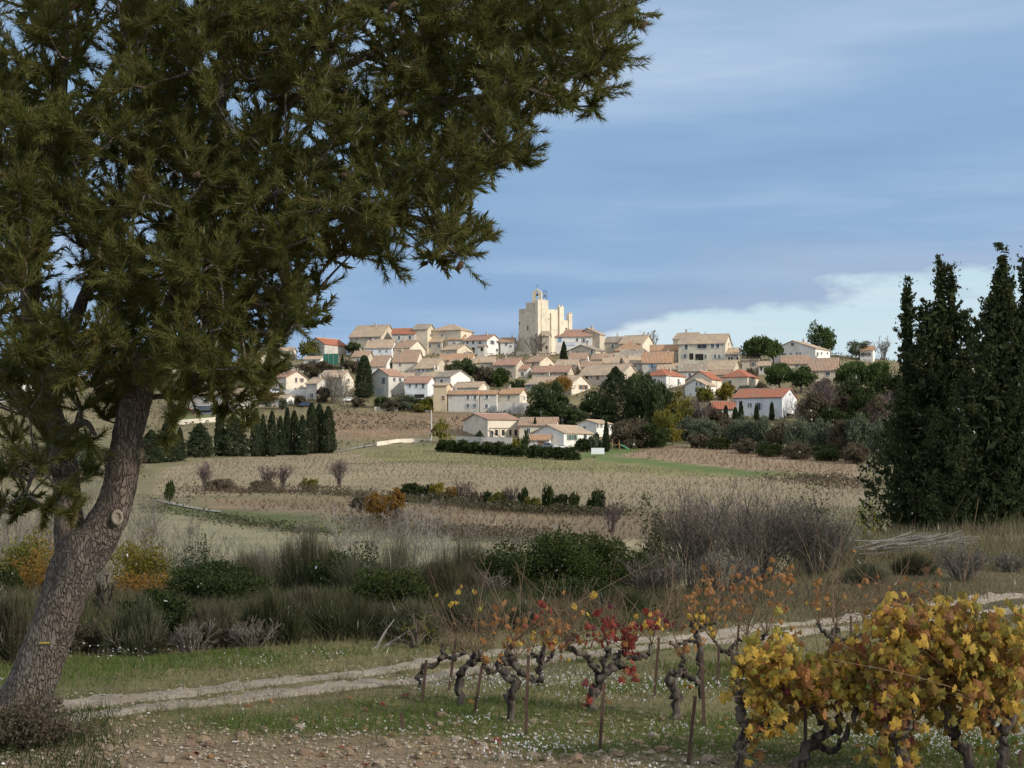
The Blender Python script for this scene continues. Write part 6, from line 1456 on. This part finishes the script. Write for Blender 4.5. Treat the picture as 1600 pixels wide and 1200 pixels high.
vine('slim upright vine behind the middle stake', Z7, [(.045, .032, [(782, 712), (776, 640), (790, 580), (800, 528)]), (.026, .02, [(785, 620), (830, 570), (850, 530)]), (.026, .02, [(780, 600), (760, 560), (740, 540)])],
     [(800, 528, 10, 200), (850, 530, 6, 180), (740, 540, 5, 170)], [(800, 410, 45, 35, 14, 'orb'), (760, 330, 20, 20, 4, 'r'), (880, 500, 35, 30, 14, 'oob'), (730, 380, 25, 20, 5, 'or'), (910, 585, 14, 12, 4, 'y'), (800, 490, 30, 15, 5, 'y'), (1000, 300, 30, 40, 9, 'oy')])
vine('red-leaved vine with spreading arms in the centre of the row', Z7, [(.06, .05, [(1028, 845), (1050, 762), (1082, 682), (1142, 622), (1182, 600)]), (.036, .026, [(1110, 640), (1100, 580), (1122, 545), (1118, 515)]), (.038, .028, [(1075, 690), (1045, 600), (1010, 560), (965, 530), (915, 512), (945, 468)]), (.036, .022, [(1170, 605), (1160, 560), (1215, 545)]), (.034, .022, [(1215, 570), (1270, 565), (1322, 545), (1340, 505)])],
     [(1118, 515, 6, 190), (945, 468, 8, 200), (1215, 545, 6, 170), (1340, 505, 6, 180)], [(1080, 400, 40, 45, 30, 'rrrp'), (1110, 455, 30, 25, 12, 'ro'), (1215, 440, 35, 30, 22, 'rrp'), (1320, 395, 45, 22, 24, 'oyyr'), (1405, 395, 20, 12, 8, 'rp'), (1230, 590, 26, 45, 34, 'rrro'), (1240, 670, 16, 25, 8, 'r'), (1030, 690, 20, 25, 12, 'rp'), (1015, 800, 8, 20, 5, 'r'), (900, 490, 25, 30, 10, 'o')])
vine('dark thick vine stump right of the red-leaved vine', Z7, [(.062, .05, [(1450, 868), (1465, 785), (1438, 700), (1440, 635)]), (.04, .026, [(1450, 650), (1500, 645), (1560, 690), (1600, 760)]), (.03, .022, [(1480, 650), (1495, 600), (1490, 565)])],
     [(1490, 565, 6, 150)], [(1500, 700, 25, 40, 5, 'oy')])
vine('tall dark vine with orange leaves behind the thick stump', Z7, [(.045, .035, [(1590, 740), (1585, 600), (1570, 470), (1535, 395)]), (.03, .02, [(1575, 490), (1510, 490), (1465, 510), (1425, 485)]), (.028, .02, [(1560, 440), (1600, 400), (1660, 390)])],
     [(1535, 395, 9, 190), (1640, 395, 8, 190), (1590, 440, 6, 200)], [(1565, 245, 18, 20, 6, 'o'), (1640, 330, 45, 55, 26, 'ooyb'), (1570, 520, 25, 25, 8, 'oy'), (1560, 370, 20, 14, 5, 'y')], Y=15.2)
vine('orange-leaved vine with tall twigs behind the yellow mass', Z8, [(.045, .035, [(300, 600), (285, 530), (262, 480)]), (.03, .02, [(265, 500), (220, 480), (190, 440)]), (.03, .02, [(290, 540), (380, 470), (430, 410)]), (.028, .02, [(262, 480), (300, 440), (340, 420)])],
     [(190, 440, 10, 220), (340, 420, 10, 230), (430, 410, 12, 240)], [(215, 220, 40, 45, 24, 'oob'), (160, 150, 10, 25, 5, 'o'), (350, 200, 45, 40, 26, 'oob'), (470, 180, 35, 40, 20, 'oo'), (500, 355, 30, 20, 10, 'o'), (270, 310, 35, 25, 12, 'o'), (120, 235, 14, 25, 5, 'o'), (530, 140, 14, 14, 5, 'o'), (185, 380, 20, 20, 5, 'oy')])
vine('dark bushy vine stump beside the pale track', Z8, [(.06, .05, [(715, 590), (722, 500), (735, 430), (742, 380)]), (.035, .022, [(740, 420), (790, 440), (850, 420), (885, 395)]), (.034, .022, [(730, 430), (690, 400), (665, 360)])],
     [(742, 380, 12, 210), (885, 395, 9, 210), (665, 360, 10, 200)], [(650, 215, 30, 14, 10, 'o'), (665, 280, 16, 20, 6, 'oy'), (910, 165, 22, 10, 7, 'o'), (820, 280, 60, 40, 8, 'ob'), (885, 305, 15, 12, 3, 'y')])
vine('bare-twigged vine at the back on the right', Z8, [(.045, .035, [(1010, 480), (1000, 400), (985, 340)]), (.028, .02, [(995, 380), (1040, 340), (1080, 310)])],
     [(985, 340, 14, 230), (1080, 310, 14, 230)], [(1150, 195, 32, 20, 16, 'ob'), (1040, 250, 50, 40, 16, 'obb'), (1090, 270, 40, 30, 14, 'ob')], Y=16)
vine('yellow vine with twisted trunk at the left of the leafy mass', Z8, [(.06, .045, [(322, 1040), (312, 930), (335, 850), (318, 780), (300, 700)]), (.04, .028, [(330, 850), (400, 830), (460, 815), (510, 820)]), (.035, .024, [(305, 720), (292, 600), (290, 500)])],
     [(300, 640, 8, 150), (460, 815, 9, 260), (510, 820, 6, 200)], [(520, 560, 80, 55, 75, 'yygo'), (330, 630, 35, 35, 28, 'yg'), (470, 640, 60, 50, 40, 'yyo'), (510, 470, 35, 35, 25, 'yg'), (360, 530, 25, 25, 14, 'y'), (380, 860, 22, 60, 26, 'yyo'), (470, 760, 50, 30, 26, 'ygy'), (560, 690, 22, 16, 10, 'p'), (620, 600, 45, 55, 34, 'yoo')], lsize=.078, extra=220)
vine('leafy yellow-green vine with forked trunk beside the tall stake', Z8, [(.055, .045, [(520, 1020), (600, 940), (690, 860), (745, 835)]), (.034, .022, [(650, 910), (730, 940), (790, 870), (828, 745)]), (.032, .022, [(700, 855), (670, 800), (650, 740)]), (.03, .02, [(740, 840), (760, 780), (750, 720)])],
     [(650, 740, 8, 220), (750, 720, 8, 240), (828, 745, 8, 260)], [(640, 690, 60, 50, 60, 'yyog'), (760, 600, 60, 55, 75, 'yggy'), (850, 680, 60, 50, 55, 'yggo'), (870, 560, 50, 50, 45, 'ygg'), (830, 490, 30, 20, 14, 'or'), (900, 790, 40, 30, 22, 'yg'), (720, 660, 40, 50, 25, 'yo')], lsize=.078, extra=220)
vine('dense golden vine in the middle of the leafy mass', Z8, [(.055, .045, [(1090, 1060), (1050, 960), (1020, 880), (975, 820)]), (.034, .022, [(1030, 900), (1080, 830), (1100, 740)])],
     [(975, 820, 8, 280), (1100, 740, 9, 300)], [(1000, 480, 70, 70, 80, 'yygo'), (1050, 640, 70, 70, 70, 'gyob'), (980, 350, 30, 40, 20, 'oy'), (1010, 830, 50, 50, 45, 'yygo'), (1050, 960, 60, 40, 30, 'yop'), (965, 910, 22, 20, 8, 'p'), (1110, 380, 60, 50, 40, 'oyb')], lsize=.082, extra=300)
vine('big golden-leaved vine with dark curved trunk on the right', Z8, [(.06, .05, [(1400, 1030), (1335, 945), (1265, 865), (1250, 775)]), (.036, .024, [(1275, 880), (1330, 800), (1340, 720)]), (.03, .02, [(1252, 790), (1230, 700), (1240, 620)])],
     [(1250, 775, 9, 320), (1340, 720, 9, 330), (1240, 620, 7, 280)], [(1220, 470, 70, 70, 75, 'yygo'), (1200, 640, 70, 70, 70, 'ygob'), (1330, 540, 70, 70, 70, 'yygg'), (1180, 330, 60, 35, 30, 'oyb'), (1290, 330, 50, 30, 30, 'oy'), (1200, 800, 60, 55, 25, 'ygo')], lsize=.082, extra=300, Y=11.0)
vine('rightmost golden-leaved vine cut by the picture edge', Z8, [(.055, .045, [(1530, 1040), (1500, 960), (1505, 870), (1545, 790)]), (.034, .022, [(1505, 880), (1455, 820), (1440, 760)])],
     [(1545, 790, 9, 320), (1440, 760, 9, 320)], [(1440, 470, 70, 65, 75, 'yygg'), (1550, 430, 60, 65, 70, 'yygo'), (1430, 660, 70, 60, 55, 'ygo'), (1540, 620, 60, 70, 60, 'yygo'), (1400, 800, 50, 45, 22, 'yo'), (1550, 780, 50, 40, 18, 'yo')], lsize=.082, extra=300, Y=10.8)

# rusty vine stakes
RUST = surf('rusty_iron', (.13, .075, .055), (.075, .05, .04), 14, .85, .002, c3=(.19, .10, .065), s3=5)
ST_ = [(Z7, (190, 795), (212, 580)), (Z7, (325, 742), (360, 470)), (Z7, (450, 858), (490, 610)), (Z7, (708, 955), (722, 555)), (Z7, (1078, 1035), (1100, 692)), (Z7, (1350, 782), (1375, 465)), (Z7, (1522, 1085), (1555, 760)), (Z7, (1598, 890), (1588, 560)), (Z7, (96, 925), (86, 842)),
       (Z8, (72, 1010), (105, 690)), (Z8, (147, 818), (136, 515)), (Z8, (605, 1016), (605, 752)), (Z8, (205, 660), (212, 470)), (Z8, (292, 520), (304, 360)), (Z8, (480, 520), (480, 370)), (Z8, (812, 480), (812, 325)), (Z8, (1345, 420), (1345, 262)), (Z8, (1575, 1010), (1585, 930))]
ST_ = sorted([(Zf(*a), Zf(*b_)) for Zf, a, b_ in ST_], key=lambda q: q[0][0])
for q, (a, b_) in enumerate(ST_):
    Y = 2.1 * F / (a[1] - HY); p0 = at(a[0], a[1], Y); p0[2] = float(T(p0[0], p0[1])); p1 = at(b_[0], b_[1], Y) - p0
    g = Geo(); d = unit(p1); s_ = unit(np.cross(d, (0, 1, 0))) * .012; f_ = np.cross(s_, d); f_ = unit(f_) * .012
    # angle-iron section
    prof = [(-1, -1), (1, -1), (1, -.65), (-.65, -.65), (-.65, 1), (-1, 1)]; lo = -d * .15
    V_ = [lo + s_ * a_ + f_ * b2 for a_, b2 in prof] + [p1 + s_ * a_ + f_ * b2 for a_, b2 in prof]
    g.add(V_, [(i_, (i_ + 1) % 6, 6 + (i_ + 1) % 6, 6 + i_) for i_ in range(6)]); g.add([V_[6], V_[7], V_[8], V_[9], V_[10], V_[11]], [(0, 1, 2, 3), (0, 3, 4, 5)])
    tag(g.build('vine_stake', RUST, loc=tuple((0, 0, 0))), 'rusty iron vine stake, %s from the left' % ORD[q], 'stake', 'stakes in the vineyard'); bpy.context.scene.collection.objects[-1].location = tuple(p0)

# ---------------------------------------------------------------- stones, grass, flowers
SM = [surf('stone_tan', (.38, .28, .18), (.26, .19, .125), 9, .95, .006), surf('stone_pale', (.42, .34, .25), (.32, .25, .18), 9, .95, .006), surf('stone_rust', (.31, .21, .14), (.23, .16, .11), 9, .95, .006)]
def stone_mesh(m):
    th = np.linspace(0, 2 * math.pi, 8, endpoint=False); V_ = []
    for ph in (-.9, -.3, .35, .95):
        for t in th: V_.append(np.array((math.cos(ph) * math.cos(t), math.cos(ph) * math.sin(t) * .8, math.sin(ph) * .62)) * rng.uniform(.66, 1.2))
    V_ += [np.array((0, 0, -.62)), np.array((0, 0, .6))]
    f = [(r_ * 8 + i_, r_ * 8 + (i_ + 1) % 8, (r_ + 1) * 8 + (i_ + 1) % 8, (r_ + 1) * 8 + i_) for r_ in range(3) for i_ in range(8)]
    g = Geo(); g.add(V_, f); g.add([V_[i_] for i_ in range(8)] + [V_[32]], [((i_ + 1) % 8, i_, 8) for i_ in range(8)]); g.add([V_[24 + i_] for i_ in range(8)] + [V_[33]], [(i_, (i_ + 1) % 8, 8) for i_ in range(8)])
    return g.mesh('stone', m, smooth=False)
SMH = [stone_mesh(SM[q % 3]) for q in range(9)]
for q in range(190):
    px, py = rng.uniform(150, 1120), rng.uniform(1118, 1196); Y = 2.1 * F / (py - HY); x = (px - CX) / F * Y; s = .022 + .05 * rng.random() ** 3
    if q < 7: s = rng.uniform(.05, .075); py = rng.uniform(1125, 1165); Y = 2.1 * F / (py - HY); x = (rng.uniform(180, 800) - CX) / F * Y
    o = bpy.data.objects.new('stone', SMH[int(rng.integers(0, 9))]); COL.objects.link(o); o.scale = (s, s, s); o.rotation_euler = (rng.normal(0, .2), rng.normal(0, .2), rng.uniform(0, 6.3))
    o.location = (x, Y, float(T(x, Y)) + s * .2); tag(o, 'loose limestone on the stony soil at the front', 'stone', 'loose stones on the soil')
g = Geo(); m = 9000
px, Y = rng.uniform(-60, 1660, m), rng.uniform(10.3, 13.4, m) ; x = (px - CX) / F * Y
kq = int(m * .32); ii = rng.integers(0, len(trc), kq); off = rng.uniform(-.8, .8, kq); x[:kq] = trc[ii, 0] + tn[ii, 0] * off; Y[:kq] = trc[ii, 1] + tn[ii, 1] * off
s = .006 + .018 * rng.random(m) ** 2; c = np.stack([x, Y, T(x, Y) + s * .5 + np.where(np.arange(m) < kq, .02, 0)], 1)
O8 = np.array([(1, 0, 0), (0, 1, 0), (-1, 0, 0), (0, -1, 0), (0, 0, .7), (0, 0, -.7)], float)
V_ = c[:, None] + O8[None] * s[:, None, None] * rng.uniform(.6, 1.3, (m, 6, 1)); i = np.arange(m)[:, None] * 6
ff = np.array([(0, 1, 4), (1, 2, 4), (2, 3, 4), (3, 0, 4)]); g.add(V_.reshape(-1, 3), (i[:, None] + ff[None]).reshape(-1, 3))
struct(g.build('gravel', leafm('gravel_mix', [(.22, .17, .12), (.34, .28, .21), (.44, .38, .30)], 0, .95)), 'stuff')
def blades(name, m, mat, hmin, hmax, w, dens, y0=9.8, y1=30, lean=.5):
    px = rng.uniform(-140, 1740, m); Y = y0 * (y1 / y0) ** rng.random(m); x = (px - CX) / F * Y
    pr = dens(x, Y, px); ok = rng.random(m) < pr; x, Y = x[ok], Y[ok]; k = len(x)
    d = unit(np.stack([rng.normal(0, lean, k), rng.normal(0, lean, k), np.ones(k)], 1))
    g = Geo(); tris(g, np.stack([x, Y, T(x, Y) - .01], 1), d, rng.uniform(hmin, hmax, k) * (.7 + .3 * vnoise(x, Y, 3)), w * Y / 14); struct(g.build(name, mat), 'stuff'); return x, Y
def offroad(x, Y):
    dd = track_dist(x, Y); return np.where((dd > .14) & (dd < .66), .13 + .3 * (vnoise(x * 3, Y * 3, 5) > .35), 1.0)
GR = leafm('grass_green', [(.07, .13, .022), (.11, .175, .035), (.16, .21, .055)], .35)
DR = leafm('grass_dry', [(.23, .195, .11), (.32, .27, .165), (.17, .155, .08)], .25)
DR2 = leafm('grass_olive', [(.13, .14, .06), (.19, .185, .085), (.25, .215, .115)], .25)
lushd = lambda x, Y: sstep(-.15, .45, vnoise(x * .8, Y * 1.3, 6)) * sstep(12.0, 13.0, Y + 1.5 * sstep(680, 950, CX + F * x / Y)) * (1 - sstep(17.2, 18.5, Y))
blades('green_grass', 150000, GR, .05, .14, .009, lambda x, Y, px: lushd(x, Y) * offroad(x, Y), 10.2, 18.5)
blades('short_grass', 110000, DR2, .03, .11, .009, lambda x, Y, px: .85 * offroad(x, Y) * sstep(11.8, 12.8, Y + 1.5 * sstep(680, 950, px)) * (1 - sstep(24, 34, Y) * .5), 10, 36)
blades('dry_grass', 90000, DR, .06, .26, .007, lambda x, Y, px: offroad(x, Y) * (.12 + .88 * sstep(18.0, 20.5, Y + .4 * vnoise(x, Y, 2) - np.clip(x * .62, -2, 6))) * sstep(11.2, 12, Y), 11, 34)
blades('tall_dry_grass', 60000, DR, .25, .75, .008, lambda x, Y, px: sstep(1150, 1400, px) * sstep(26, 29, Y) * (1 - sstep(44, 50, Y)) * sstep(-.5, .2, vnoise(x * .5, Y * .5, 8)), 26, 50, .35)
blades('track_edge_grass', 130000, DR2, .04, .13, .008, lambda x, Y, px: np.exp(-((track_dist(x, Y) - .74) / .10) ** 2) * .9 + np.exp(-((track_dist(x, Y) - .03) / .12) ** 2) * .5, 12.5, 30)
blades('soil_litter', 50000, leafm('litter', [(.17, .12, .08), (.22, .15, .095), (.26, .20, .13)], .1), .02, .06, .012, lambda x, Y, px: .6 * (1 - sstep(12.6, 14, Y)), 9.8, 14, 1.6)
blades('scrub_undergrowth', 90000, LM['broom'], .12, .42, .012, lambda x, Y, px: (1 - sstep(1050, 1250, px)) * sstep(19.0, 21.5, Y - np.clip(x * .5, -1, 4)) * (1 - sstep(40, 48, Y)) * sstep(-.7, .0, vnoise(x * .6, Y * .6, 4)), 18, 48, .45)
blades('dead_undergrowth', 60000, LM['brush'], .12, .4, .010, lambda x, Y, px: sstep(19.5, 22, Y - np.clip(x * .5, -1, 4)) * (1 - sstep(44, 50, Y)) * sstep(-.5, .3, vnoise(x * .7, Y * .7, 11)), 18, 50, .5)
blades('dark_verge_grass', 22000, LM['hedge'], .08, .26, .010, lambda x, Y, px: (1 - sstep(120, 230, px)) * sstep(10.4, 11, Y) * (1 - sstep(13.4, 14.2, Y)), 10.2, 14.5, .5)
# small white flowers
m = 52000; px = rng.uniform(-60, 1660, m); Y = rng.uniform(10.2, 17.5, m); x = (px - CX) / F * Y
ok = (rng.random(m) < sstep(.0, .75, vnoise(x * 1.1, Y * 1.9, 8)) * sstep(11.0, 12.2, Y + 1.6 * sstep(680, 1000, px)) * (.25 + .75 * sstep(500, 800, px)) * .62) & (track_dist(x, Y) > 1.1)
x, Y = x[ok], Y[ok]; k = len(x); c = np.stack([x, Y, T(x, Y) + rng.uniform(.04, .15, k)], 1)
g = Geo(); leaves(g, c, .016, .9); leaves(g, c + rng.normal(0, .006, (k, 3)), .014, .9)
struct(g.build('white_flowers', leafm('flower_white', [(.70, .70, .68), (.80, .80, .80)], .3)), 'stuff')
g = Geo(); tris(g, np.stack([x, Y, T(x, Y) - .01], 1), unit(c - np.stack([x, Y, T(x, Y) - .01], 1)), c[:, 2] - T(x, Y), .004); struct(g.build('flower_stems', GR), 'stuff')
# fallen leaves on the soil
for q in range(60):
    px, py = rng.uniform(300, 1590), rng.uniform(1090, 1196); Y = 2.1 * F / (py - HY); x = (px - CX) / F * Y
    o = bpy.data.objects.new('fallen_leaf', LEAF['obbr'[q % 4]][q % 3]); COL.objects.link(o); s = rng.uniform(.05, .085); o.scale = (s,) * 3
    o.rotation_euler = (rng.normal(0, .3), rng.normal(0, .3), rng.uniform(0, 6)); o.location = (x, Y, float(T(x, Y)) + .025)
    tag(o, 'withered vine leaf fallen on the soil under the vines', 'leaf', 'fallen leaves')
